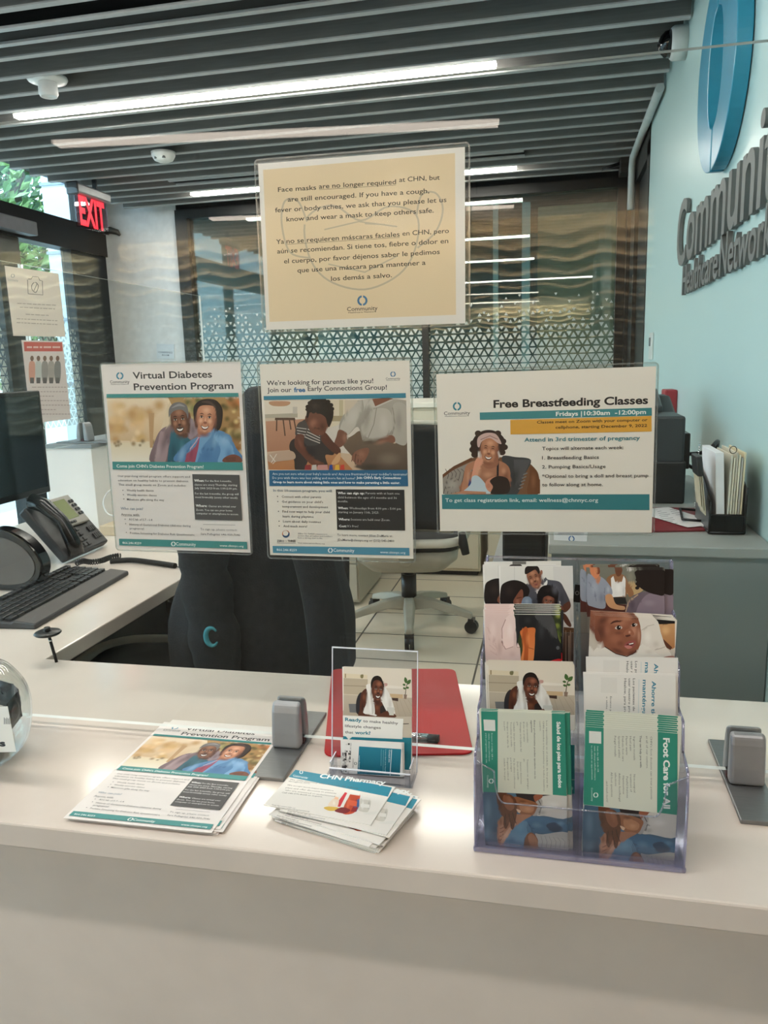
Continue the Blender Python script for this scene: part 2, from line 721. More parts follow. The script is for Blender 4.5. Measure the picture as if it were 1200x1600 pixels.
def tile_mat():
    mt = bpy.data.materials.new('floor_tile')
    mt.use_nodes = True
    nt = mt.node_tree
    b = nt.nodes['Principled BSDF']
    b.inputs['Roughness'].default_value = .32
    tc = nt.nodes.new('ShaderNodeTexCoord')
    mp = nt.nodes.new('ShaderNodeMapping')
    mp.inputs['Location'].default_value = (.315, -3.246 + .33 * 10, 0)
    nt.links.new(tc.outputs['Object'], mp.inputs['Vector'])
    br = nt.nodes.new('ShaderNodeTexBrick')
    br.offset = 0
    br.inputs['Scale'].default_value = 1
    br.inputs['Brick Width'].default_value = .604
    br.inputs['Row Height'].default_value = .33
    br.inputs['Mortar Size'].default_value = .0045
    br.inputs['Mortar Smooth'].default_value = .1
    br.inputs['Color1'].default_value = (*rgb(218, 204, 184), 1)
    br.inputs['Color2'].default_value = (*rgb(211, 197, 177), 1)
    br.inputs['Mortar'].default_value = (*rgb(70, 62, 54), 1)
    nt.links.new(mp.outputs['Vector'], br.inputs['Vector'])
    nt.links.new(br.outputs['Color'], b.inputs['Base Color'])
    return mt


H = 2.6            # underside of the baffles
XW = .508          # face of the pale blue wall
YB = 6.22          # face of the back wall
XF = -3.76         # window wall on the left

black = mat('black_metal', (24, 25, 27), .4, .3)
blackp = mat('black_plastic', (22, 22, 24), .35)
blackm = mat('matt_black', (20, 20, 21), .8)
white_wall = mat('white_paint', (226, 228, 232), .7)
aqua = mat('pale_aqua_paint', (186, 213, 213), .32, var=.02, scale=2)
baffle = mat('grey_baffle_felt', (118, 117, 115), .9, var=.10, scale=6, stretch=(1, 1, 14))
baffle_lit = mat('baffle_lit_underside', (176, 178, 180), .7)  # paler tone paints the light from below onto the baffle undersides
deck = mat('dark_plenum_paint', (30, 31, 33), .9)
M_stone = mat('pale_engineered_stone', (216, 205, 195), .13, var=.04, scale=9, spec=.5)
M_grey = mat('grey_laminate', (150, 152, 150), .5, var=.02)
M_cream = mat('cream_laminate', (200, 190, 170), .5, var=.02)
steel = mat('brushed_grey_metal', (134, 135, 136), .38, .75, var=.08, scale=30, stretch=(1, 30, 1))
lamp_m = mat('lit_diffuser', (255, 252, 244), .5, emit=(255, 250, 238), estr=LAMP_STRENGTH)
lamp_lobby = mat('lit_warm_diffuser', (255, 248, 236), .5, emit=(255, 238, 222), estr=LOBBY_LAMP_STRENGTH)
lamp_visitor = mat('lit_bright_diffuser', (255, 252, 244), .5, emit=(255, 248, 238), estr=VISITOR_LAMP_STRENGTH)

# ------------------------------------------------------------------ shell
struct(MB().box(-5.2, 4.0, .87, 10.5, -.06, 0).build('floor', tile_mat()))
struct(MB().box(-6.2, 4.0, -4.6, .869, -.06, 0).build('floor_lobby', mat('dark_lobby_stone', (128, 124, 118), .35, scale=3)))
struct(MB().box(-3.9, 4.0, -4.6, 10.5, 2.86, 2.92).build('ceiling', deck))
# pale aqua wall on the right; it ends where the dark side door begins
struct(MB().box(XW, XW + .14, 1.02, 4.80, 0, 2.86).build('wall_right', aqua))
w = MB().box(XW + .02, XW + .14, 4.80, YB + .2, 0, 2.86)
w.box(XW - .005, XW + .03, 4.80, 4.92, 0, 2.5).box(XW - .005, XW + .03, 5.55, 5.62, 0, 2.5).box(XW - .005, XW + .03, 6.1, YB, 0, 2.5)
w.box(XW - .005, XW + .03, 4.8, YB, 2.42, 2.6)
struct(w.build('door_1', black))
struct(MB().box(XF - .1, -3.055, YB, YB + .12, 0, 2.86).build('wall_back', white_wall))
struct(MB().box(-3.055, XW + .14, YB, YB + .12, 2.6, 2.86).build('trim_1', deck))

# glazed back wall: frame, panes, frosted triangle film
root = thing('window_1', None, None, kind='structure')
f = MB()
for x0, x1 in ((-3.055, -2.95), (-1.02, -.97), (.44, .53)):
    f.box(x0, x1, YB - .03, YB + .09, 0, 2.6)
f.box(-2.95, .44, YB - .03, YB + .09, 2.53, 2.6).box(-2.95, .44, YB - .03, YB + .09, 0, .1)
f.build('window_frame', black, root)
g = MB()
for x0, x1 in ((-2.95, -1.02), (-.97, .44)):
    g.box(x0, x1, YB + .02, YB + .035, .1, 2.53)
g.build('pane', clear_mat('office_pane', (206, 224, 222), .05), root)


def film_mesh(a0, a1, put, z_full=1.33, z_none=1.83, z0=.5, pitch=.068):
    """frosted triangles that shrink and thin out upwards"""
    r = random.Random(3)
    mb = MB()
    hh = pitch * .866
    row = 0
    z = z0
    while z < z_none:
        k = min(1, max(0, (z_none - z) / (z_none - z_full)))
        i = 0
        a = a0 - (pitch / 2 if row % 2 else 0)
        while a < a1:
            for up in (0, 1):
                if r.random() < min(1, k * 1.5 - .02):
                    s = (.28 + .5 * k) * (.8 + .2 * r.random() if k < 1 else 1)
                    ca = a + pitch / 2 * (1 + up)
                    cz = z + hh * (.333 if not up else .667)
                    q = pitch * s / 1.732
                    sg = 1 if not up else -1
                    pts = [(ca - q * .866, cz - sg * q / 2), (ca + q * .866, cz - sg * q / 2), (ca, cz + sg * q)]
                    mb.add([put(*p) for p in pts], [(0, 1, 2)])
            a += pitch
        z += hh
        row += 1
    return mb


film_mat = clear_mat('frosted_film', (240, 245, 245), .03, .4, haze=.62, hazecol=(222, 232, 228))
fm = film_mesh(-2.95, .44, lambda a, z: (a, YB + .017, z), z0=1.0)
fm.build('frosted_triangle_film', film_mat, root)

# room beyond the glazing
struct(MB().box(-3.9, 2.5, 10.3, 10.45, 0, 2.86).build('wall_far', mat('dark_teal_paint', (72, 112, 116), .6)))
struct(MB().box(2.4, 2.5, YB + .2, 10.4, 0, 2.86).build('wall_far_right', mat('olive_beige_paint', (150, 142, 118), .7)))
struct(MB().box(-.18, 2.4, 8.6, 8.7, 0, 2.86).build('wall_inner', mat('olive_beige_paint', (150, 142, 118), .7)))
struct(MB().box(-.33, -.25, 8.3, 8.4, 0, 2.86).box(-.62, -.57, 8.3, 8.36, 0, 2.86).build('trim_2', mat('pale_frame', (170, 190, 188), .5)))
struct(MB().box(-3.9, -2.45, 8.0, 8.1, 0, 2.86).build('wall_inner_left', mat('grey_green_paint', (92, 104, 100), .7)))

# ------------------------------------------------------------------ window wall on the left
root = thing('window_2', None, None, kind='structure')
f = MB()
f.box(XF - .08, XF + .05, -4.6, YB, 2.27, 2.49)
f.box(XF - .08, XF + .05, -4.6, YB, 2.80, 2.86).box(XF - .06, XF + .03, -4.6, YB, 0, .12)
posts = [(5.72, YB), (4.86, 5.10), (3.55, 3.63), (2.0, 2.08), (.45, .53), (-1.1, -1.02), (-2.65, -2.57), (-4.2, -4.12)]
for a, b in posts:
    f.box(XF - .06, XF + .03, a, b, 0, 2.3)
for a, b in ((5.9, YB), (-4.2, -4.1), (3.55, 3.6), (.45, .5), (-2.65, -2.6)):
    f.box(XF - .06, XF + .03, a, b, 2.4, 2.86)
f.build('window_frame', black, root)
g = MB().box(XF - .02, XF - .005, -4.6, YB, .1, 2.28).box(XF - .02, XF - .005, -4.6, YB, 2.48, 2.82)
g.build('pane', clear_mat('street_pane', (236, 246, 246), .05), root)
fm = film_mesh(1.2, 5.72, lambda a, z: (XF - .001, a, z), z0=.9)
fm.build('frosted_triangle_film', film_mat, root)

# wall behind the visitor: rows of lit wooden waves
wave_m = mat('pale_wood_wave', (218, 202, 172), .45, var=.08, scale=4, stretch=(1, 1, 12))
mb = MB()
nx, nz = 260, 200
rows = []
for j in range(nz + 1):
    z = .75 + 1.65 * j / nz
    row = []
    for i in range(nx + 1):
        x = -6.2 + 6.92 * i / nx
        ph = (z - .020 * math.sin(x * 13.5 + z * 1.5) - .012 * math.sin(x * 5.7 + 1 + z * 2)) / .10
        t = ph - math.floor(ph)
        y = -4.30 + .045 * (t ** 1.6 if t < .8 else (.8 ** 1.6) * (1 - t) / .2)
        row.append((x, y, z))
    rows.append(row)
mb.loft(rows, cap=False, smooth=True, closed=False)
struct(mb.build('wall_lobby', wave_m))
struct(MB().box(-6.2, 4.0, -4.6, -4.33, 0, 2.86).build('wall_front', mat('lobby_paint', (150, 145, 136), .7)))
struct(MB().box(3.9, 4.0, -4.6, 1.0, 0, 2.86).box(XW + .14, 4.0, 1.0, 1.1, 0, 2.86).build('wall_side', mat('lobby_paint', (150, 145, 136), .7)))

# ------------------------------------------------------------------ outside
struct(MB().box(-40, XF - .1, -30, 40, -.14, -.08).build('sidewalk_ground', mat('pale_concrete', (190, 190, 186), .9, scale=3)))
p = onY(74, 380, 6.7)
mb = MB().box(p.x, XF - .12, 6.7, 7.2, -.1, 5)
pil = thing('masonry_pillar', 'pale stone pillar outside the window wall, right of the green tree', 'pillar', (0, 0, 0))
mb.build('shaft', mat('pale_blue_stone', (206, 216, 226), .8, var=.03, scale=2), pil)
mb = MB()
for z in (.6, 1.2, 1.8, 2.4, 3.0):
    mb.box(p.x - .01, XF - .13, 6.685, 6.7, z, z + .025)
mb.build('joint', mat('stone_joint', (150, 162, 176), .9), pil)


def tree(x, y, h, r, n, seed, label, cols):
    rr = random.Random(seed)
    t = thing('street_tree', label, 'tree', (x, y, -.1), group='street trees')
    tr = MB().tube([(0, 0, 0), (.05, .03, h * .3), (0, .1, h * .6), (.1, 0, h * .9)], [.16, .13, .09, .03], 10)
    for k in range(7):
        a = k * 2.4
        z = h * (.35 + .07 * k)
        tr.tube([(0, .05, z), (math.cos(a) * r * .4, math.sin(a) * r * .4, z + .5), (math.cos(a) * r * .75, math.sin(a) * r * .75, z + .8)], [.06, .04, .015], 7)
    tr.build('trunk', mat('bark', (92, 80, 66), .9), t)
    mb = MB()
    for k in range(n):
        while True:
            d = Vector((rr.uniform(-1, 1), rr.uniform(-1, 1), rr.uniform(-1, 1)))
            if d.length < 1:
                break
        d *= (.55 + .45 * rr.random())
        c = Vector((d.x * r, d.y * r, h * .62 + d.z * h * .42))
        s = rr.uniform(.05, .11)
        a = Vector((rr.uniform(-1, 1), rr.uniform(-1, 1), rr.uniform(-1, 1))).normalized()
        b = a.orthogonal().normalized()
        q = a.cross(b)
        mb.cur = rr.randrange(len(cols))
        mb.add([c - b * s, c + q * s * .45 + a * s * .1, c + b * s, c - q * s * .45 + a * s * .1], [(0, 1, 2, 3)])
    mb.build('crown', cols, t)


leafs = [mat('leaf_green', (86, 128, 70), .5), mat('leaf_pale', (140, 176, 104), .5), mat('leaf_dark', (58, 96, 62), .5)]
for q, h, r, n, s, lb in ((onX(10, 330, -6.6), 4.6, 1.9, 5200, 1, 'leafy street tree in the upper left window beside the pale pillar'),
                          (onX(-420, 330, -11), 5.2, 2.0, 3500, 2, 'leafy street tree further along the left window wall'),
                          (Vector((-9.5, 2.2, 0)), 5, 1.9, 3500, 5, 'leafy street tree reflected in the office glazing')):
    tree(q.x, q.y, h, r, n, s, lb, leafs)

# ------------------------------------------------------------------ ceiling baffles
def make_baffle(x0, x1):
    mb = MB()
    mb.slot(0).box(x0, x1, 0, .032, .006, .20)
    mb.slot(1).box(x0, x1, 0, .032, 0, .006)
    o = mb.build('ceiling_baffle', [baffle, baffle_lit])
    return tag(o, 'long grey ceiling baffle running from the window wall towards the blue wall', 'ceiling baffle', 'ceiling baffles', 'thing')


SP = .1926
Y1 = 3.297
b0 = None
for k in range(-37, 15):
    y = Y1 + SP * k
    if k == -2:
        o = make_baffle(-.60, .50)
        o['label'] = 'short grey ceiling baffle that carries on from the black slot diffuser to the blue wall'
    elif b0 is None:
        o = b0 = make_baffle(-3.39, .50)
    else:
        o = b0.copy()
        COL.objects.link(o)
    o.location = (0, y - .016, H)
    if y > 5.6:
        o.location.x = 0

# ------------------------------------------------------------------ linear ceiling lamps
def linear_lamp(x0, x1, y, z, label, m, rot=0.0, wid=.07):
    L = x1 - x0
    t = thing('linear_lamp', label, 'ceiling lamp', ((x0 + x1) / 2, y, z), rot, 'linear ceiling lamps')
    for hx in (-L * .38, L * .38):
        MB().cyl((hx, 0, .10), (hx, 0, 2.86 - z), .006, 8).build('hanger', blackp, t)
    MB().box(-L / 2, L / 2, -wid / 2, wid / 2, .012, .10).build('housing', mat('pale_lamp_housing', (190, 190, 188), .5, .3), t)
    MB().box(-L / 2 + .004, L / 2 - .004, -wid / 2 + .004, wid / 2 - .004, -.004, .0119).build('diffuser', m, t)
    return t


linear_lamp(-2.683, -.264, 3.765, H - .005, 'long lit linear ceiling lamp, the big one across the upper picture', lamp_m)
linear_lamp(-2.66, -.263, 5.70, H - .005, 'lit linear ceiling lamp close above the glazed back wall', lamp_m)
linear_lamp(-2.683, -.264, 1.83, H - .005, 'lit linear ceiling lamp high over the counter', lamp_m)
for u0, v0, u1, v1, lb in ((85, 226, 780, 193, 'warm lit lobby lamp seen mirrored just under the big ceiling lamp'),
                           (328, 343, 803, 324, 'warm lit lobby lamp seen mirrored across the mask notice')):
    a, b = onZ(u0, v0, H - .115), onZ(u1, v1, H - .115)
    a.y, b.y = 2 * 1.055 - a.y, 2 * 1.055 - b.y
    c = (a + b) / 2
    L = (b - a).length
    linear_lamp(c.x - L / 2, c.x + L / 2, c.y, H - .115, lb, lamp_lobby, math.atan2(b.y - a.y, b.x - a.x), .10)
linear_lamp(1.6, 3.2, -.15, H - .005, 'warm lit linear ceiling lamp on the right of the lobby', lamp_lobby)
linear_lamp(1.0, 3.2, -2.08, H - .005, 'warm lit linear ceiling lamp on the right of the lobby, by the wave wall', lamp_lobby)
linear_lamp(-2.9, 1.3, .312, H - .12, 'bright linear ceiling lamp above the visitor', lamp_visitor, 0, .06)
# cove strip that grazes the waves
cl = bpy.data.lights.new('cove_strip', 'AREA')
cl.shape, cl.size, cl.size_y, cl.energy, cl.color = 'RECTANGLE', 6.8, .06, COVE_W, lin((1, .92, .80))
co = bpy.data.objects.new('cove_strip', cl)
COL.objects.link(co)
co.location = (-2.74, -4.08, 2.50)
co.rotation_euler = (R(-18), 0, 0)

# ------------------------------------------------------------------ slot diffusers and small ceiling fittings
def slot_diffuser(x0, x1, y, label):
    t = thing('slot_diffuser', label, 'air diffuser', ((x0 + x1) / 2, y, H), 0, 'slot air diffusers')
    L = x1 - x0
    gm = mat('pale_diffuser_metal', (186, 188, 190), .5, .4)
    MB().box(-L / 2, L / 2, -.075, -.047, -.004, .006).box(-L / 2, L / 2, .047, .075, -.004, .006).build('flange', gm, t)
    MB().box(-L / 2, L / 2, -.06, .06, .0065, .1).build('slot', mat('black_void', (6, 6, 6), .9), t)


slot_diffuser(-3.38, -.62, Y1 - SP * 2, 'black slot air diffuser between pale flanges at the upper left corner')
slot_diffuser(-2.62, -.2, Y1 + SP * 10.5, 'narrow black slot air diffuser just above the far ceiling lamp')

q = onZ(74, 128, H)
t = thing('smoke_detector', 'white round detector with a stubby barrel under the upper left baffles', 'smoke detector', q)
mb = MB().lathe([(0, .02), (.085, .02), (.088, .012), (.082, .002), (.04, -.004)], n=40)
mb.build('flange', mat('white_plastic', (216, 218, 218), .4), t)
MB().lathe([(.04, 0), (.042, -.05), (.036, -.062), (.03, -.062), (.026, -.056), (0, -.056)], n=32).build('barrel', mat('white_plastic', (216, 218, 218), .4), t)
q = onZ(255, 238, H)
t = thing('emergency_light', 'small white ceiling dome with two dark sensor eyes', 'ceiling sensor', q)
MB().lathe([(0, .0), (.072, 0), (.07, -.02), (.055, -.045), (.03, -.056), (0, -.058)], n=36).build('dome', mat('white_plastic', (216, 218, 218), .4), t)
for sx in (-.024, .024):
    MB().lathe([(0, .0), (.012, 0), (.012, -.012), (0, -.013)], c=(sx, -.045, -.032), n=14).build('sensor_eye', mat('dull_lens', (96, 98, 100), .3), t)

# edge-lit exit sign
XE = -3.1
a, b, c = onX(115, 299, XE), onX(165, 315, XE), onX(122, 352, XE)
L, h = b.y - a.y, a.z - c.z
t = thing('exit_sign', 'red lettered clear exit sign hanging from the ceiling by the left door', 'exit sign', (XE, a.y, a.z))
MB().box(-.04, .04, -.012, L + .012, -.01, .055).build('housing', mat('silver_metal', (150, 152, 154), .4, .6), t, bevel=.012)
MB().box(-.043, .043, -.02, -.002, -.02, .062).build('end_cap', blackp, t, bevel=.008)
MB().box(-.015, .015, L * .66, L * .70, .05, H + .1 - a.z).build('ceiling_stem', blackp, t)
mb = MB().box(-.004, .004, 0, L, -h - .01, -.01)
mb.build('clear_panel', clear_mat('acrylic_panel', (226, 214, 222), .06), t)
vs, fs, wd = text_shape('EXIT', .028, 4)
mb = MB()
sx, sy = (L * .80) / wd, (h * .86) / .70
mb.add([(.006, L * .1 + x * sx, -h * .93 + y * sy) for x, y in vs], fs)
mb.add([(.0065, L * .1 + x * sx, -h * .93 + y * sy) for x, y in vs], fs)
mb.build('lettering', mat('lit_red', (225, 20, 45), .5, emit=(255, 15, 48), estr=1.0), t)

# door closer and holder at the left door
q = onX(30, 352, XF + .1)
t = thing('door_closer', 'grey door closer box on the black head of the left door', 'door closer', (XF + .1, q.y, q.z))
MB().box(-.05, .03, -.28, .16, -.05, .045).build('body', mat('dull_silver', (128, 132, 138), .45, .4), t, bevel=.006)
q = onY(172, 362, YB - .04)
t = thing('door_holder', 'small black door holder arm on the white back wall', 'door holder', (q.x, YB - .002, q.z))
MB().tube([(-.1, -.02, .0), (.0, -.03, .012), (.055, -.02, -.005), (.07, -.004, -.03)], [.022, .03, .024, .01], 10).build('arm', blackp, t)

# conference room plaque
q0, q1 = onY(245, 537, YB - .01), onY(272, 561, YB - .01)
S = Sheet([(245, 537), (272, 538), (272, 561), (245, 560)], (0, 0, 1), ((0, YB - .012, 0), (0, 1, 0)))
S.paper((214, 222, 232), .01)
S.text('CONFERENCE', 247.5, 551.5, 269.5, (60, 70, 90), h=2.6).text('ROOM', 253.5, 556, 264, (60, 70, 90), h=2.6)
o = S.build('room_plaque')
tag(o, 'small white conference room plaque on the white back wall', 'room plaque')

# ------------------------------------------------------------------ on the pale aqua wall
ws = thing('wall_sign', 'large wall sign of teal ring and grey raised letters on the pale aqua wall', 'wall sign', (XW, 0, 0))


def wall_text(s, y0, y1, z, cap, bold, name, depth, m):
    """raised letters on the aqua wall, reading from y0 down to y1"""
    c = bpy.data.curves.new('letters', 'FONT')
    c.body, c.size, c.resolution_u, c.offset, c.extrude = s, 1, 4, bold, .5
    o = bpy.data.objects.new('letters', c)
    me = bpy.data.meshes.new_from_object(o)
    bpy.data.objects.remove(o)
    bpy.data.curves.remove(c)
    xs = [v.co.x for v in me.vertices]
    a, b = min(xs), max(xs)
    for v in me.vertices:
        x, y, zz = v.co
        v.co = (-.004 - depth * (zz + .5), y0 + (y1 - y0) * (x - a) / (b - a), z + y * cap / CAPH)
    me.materials.clear()
    me.materials.append(m)
    o = bpy.data.objects.new(name, me)
    COL.objects.link(o)
    o.parent = ws
    return o


letter_m = mat('brushed_letter_metal', (104, 106, 105), .55, .1, var=.1, scale=5)
k_ = (3.53 - 2.16) / text_shape('Communi', .012, 4)[2]
wall_text('Community', 3.53, 3.53 - k_ * text_shape('Community', .012, 4)[2], 1.675, .245, .012, 'name_lettering', .014, letter_m)
wall_text('Healthcare', 3.35, 2.66, 1.553, .108, .012, 'tagline_lettering', .014, letter_m)
k_ = (2.63 - 2.11) / text_shape('Networ', .012, 4)[2]
wall_text('Network', 2.63, 2.63 - k_ * text_shape('Network', .012, 4)[2], 1.553, .118, .012, 'tagline_lettering', .014, letter_m)
cy, cz, Ro = 2.70, 2.165, .292
ring_m = mat('teal_acrylic', (46, 138, 168), .3, var=.04)
for sg, nm in ((1, 'ring_half'), (-1, 'ring_half')):
    out = []
    inn = []
    for i in range(33):
        tt = R(-86 + 172 * i / 32)
        out.append((cy + sg * Ro * math.cos(tt), cz + Ro * math.sin(tt)))
        inn.append((cy + sg * (.012 + .098 * math.cos(tt)), cz + .165 * math.sin(tt)))
    g = .008
    pts = out + [(cy + sg * g, cz + Ro), (cy + sg * g, cz + .17)] + inn[::-1] + [(cy + sg * g, cz - .17), (cy + sg * g, cz - Ro)]
    MB().prism(pts, -.045, -.003, 'x').build(nm, ring_m, ws, bevel=.003)

q = onX(1072, 56, XW)
t = thing('security_camera', 'white security camera with black dome high on the aqua wall', 'security camera', (XW, q.y - .02, q.z - .03))
MB().tube([(0, 0, 0), (-.05, 0, 0), (-.062, 0, 0)], [.064, .064, .056], 32).build('body', mat('camera_white', (200, 206, 206), .4), t)
MB().tube([(-.062, 0, 0), (-.085, 0, 0), (-.102, 0, 0), (-.112, 0, 0)], [.052, .047, .03, .006], 28).build('dome', mat('smoked_dome', (14, 15, 17), .08), t)
a, b = onX(1014, 525, XW), onX(1025, 558, XW)
t = thing('light_switch', 'pale wall switch plate at the far end of the aqua wall', 'light switch', (XW, (a.y + b.y) / 2, (a.z + b.z) / 2))
MB().box(-.012, 0, -.055, .055, -.07, .07).build('plate', mat('plate_white', (206, 212, 210), .4), t, bevel=.004)
MB().box(-.018, -.011, -.016, .016, -.0, .045).build('rocker', mat('plate_grey', (90, 96, 98), .4), t, bevel=.003)
a, b = onX(1045, 620, XW), onX(1066, 642, XW)
t = thing('fire_alarm', 'red fire alarm box on the aqua wall above the black printer', 'fire alarm', (XW, (a.y + b.y) / 2, (a.z + b.z) / 2))
MB().box(-.05, 0, -.06, .06, -.06, .06).build('box', mat('alarm_red', (150, 38, 48), .4), t, bevel=.006)
MB().box(-.058, -.049, -.035, .035, -.045, -.02).build('pull_handle', mat('alarm_handle', (196, 196, 192), .4), t, bevel=.003)
# conduit and door operator at the corner
t = thing('conduit', 'pale conduit pipe running down the corner of the aqua wall and ceiling', 'conduit', (0, 0, 0))
MB().tube([(XW - .03, 4.2, 2.572), (XW - .03, 5.3, 2.572), (XW - .035, 5.45, 2.555), (XW - .035, 5.5, 2.5), (XW - .035, 5.51, 2.25)], .022, 10).build('pipe', mat('grey_conduit', (176, 186, 188), .5), t)
q = onY(940, 262, 5.7)
t = thing('door_operator_arm', 'thin black door operator arm below the ceiling by the corner', 'door arm', (0, 0, 0))
MB().tube([(q.x, 5.7, q.z - .01), (XW - .09, 5.7, q.z + .02)], .01, 8).tube([(q.x, 5.7, q.z - .01), (XW - .09, 5.68, q.z - .015)], .006, 8).build('arm', blackp, t)
MB().box(XW - .1, XW - .01, 5.62, 5.76, q.z - .06, q.z + .05).build('arm_bracket', blackp, t, bevel=.006)

# ------------------------------------------------------------------ reception counter
ZC = .74
ct = thing('reception_counter', 'long pale stone reception counter across the foreground, turning back on the left', 'counter', (0, 0, 0))
mb = MB()
L_ = [(-2.05, .796), (XW - .004, .796), (XW - .004, 1.332), (-1.02, 1.332), (-1.02, 3.15), (-2.05, 3.15)]
mb.prism(L_, ZC - .036, ZC)
mb.build('countertop', M_stone, ct, bevel=.003)
mb = MB().box(-2.03, XW - .004, .832, .87, 0, ZC - .036)
mb.build('front_panel', M_stone, ct)
mb = MB().box(-2.03, -1.99, .87, 3.1, 0, ZC - .036).box(-1.99, -1.06, 3.06, 3.1, 0, ZC - .036)
mb.build('side_panel', M_stone, ct)
MB().box(-1.66, -1.62, .9, 3.05, 0, ZC - .036).build('underdesk_shade_panel', mat('underdesk_shade_grey', (74, 76, 76), .6), ct)  # added panel, coloured dark to stand for the shade under the open return

# glass screen in front of the desk and its side pane
YG = 1.055
glass_edge = mat('light_piped_glass_edge', (240, 242, 240), .2)  # white stands in for light piped to the cut edges of the glass
pane_m = clear_mat('screen_pane', (252, 253, 252), .021)
def pane(name, label, x0, x1, y0, y1, z0, z1, face_axis):
    mb = MB()
    mb.box(x0, x1, y0, y1, z0, z1)
    for i in range(6):
        # faces in the order bottom, top, y0, x1, y1, x0
        mb.mi[i] = 0 if (face_axis == 'y' and i in (2, 4)) or (face_axis == 'x' and i in (3, 5)) else 1
    o = mb.build(name, [pane_m, glass_edge])
    return tag(o, label, 'glass screen', 'counter glass screens')
pane('glass_screen', 'wide clear glass screen standing across the front of the counter', -1.70, XW - .03, YG, YG + .009, ZC + .0165, 1.675, 'y')
pane('glass_screen', 'clear side glass screen over the left return behind the monitor', -1.729, -1.72, 2.36, 3.70, 1.058, 1.675, 'x')
pane('glass_screen', 'clear side glass screen of the left return nearest the front screen', -1.729, -1.72, YG + .02, 2.345, 1.058, 1.675, 'x')


def clamp(name, label, x, y, z, rz=0, hh=.078):
    t = thing(name, label, 'glass clamp', (x, y, z), rz, 'glass clamps')
    MB().box(-.026, .026, -.108, .108, 0, .006).build('base_plate', steel, t, bevel=.0012)
    cm = mat('cast_grey_metal', (150, 152, 155), .42, .35)
    for sg in (-1, 1):
        pr = [(0.0055, .006), (.026, .006), (.0245, .03), (.0205, .062), (.016, .074), (.0055, hh)]
        rows = []
        mb = MB()
        for w0, f_ in ((-.0225, .0), (-.019, .6), (0, 1), (.019, .6), (.0225, 0)):
            pass
        pts = [(sg * a, b) for a, b in pr]
        # outline in (y, z), pushed along x
        mb.prism([(p[0], p[1]) for p in pts], -.0225, .0225, 'x')
        mb.build('jaw', cm, t, bevel=.005, seg=3)
    MB().box(-.0225, .0225, -.0054, .0054, .006, .0165).build('gasket', mat('clamp_gasket', (70, 34, 40), .6), t)
    return t


clamp('glass_clamp', 'grey metal glass clamp between the flyers and the acrylic holder', -.393, YG + .0045, ZC)
clamp('glass_clamp', 'grey metal glass clamp at the right end of the counter', .262, YG + .0045, ZC)
# raised block of the left return, with its own clamp
t = thing('counter_block', 'white raised block with a grey top on the left return of the counter', 'counter block', (0, 0, 0))
MB().box(-1.86, -1.66, 2.55, 3.15, ZC, 1.045).build('block', mat('white_solid_surface', (226, 224, 220), .4, var=.02), t, bevel=.002)
MB().box(-1.862, -1.655, 2.545, 3.155, 1.045, 1.058).build('top_plate', mat('grey_top_plate', (136, 140, 142), .5, .3), t)
clamp('glass_clamp', 'grey metal glass clamp on the white raised block at the left', -1.7245, 2.62, 1.058, R(90))

# ------------------------------------------------------------------ the pictures printed on posters and leaflets
TEAL = (70, 142, 140)
TEALB = (62, 132, 156)
INK = (48, 46, 48)


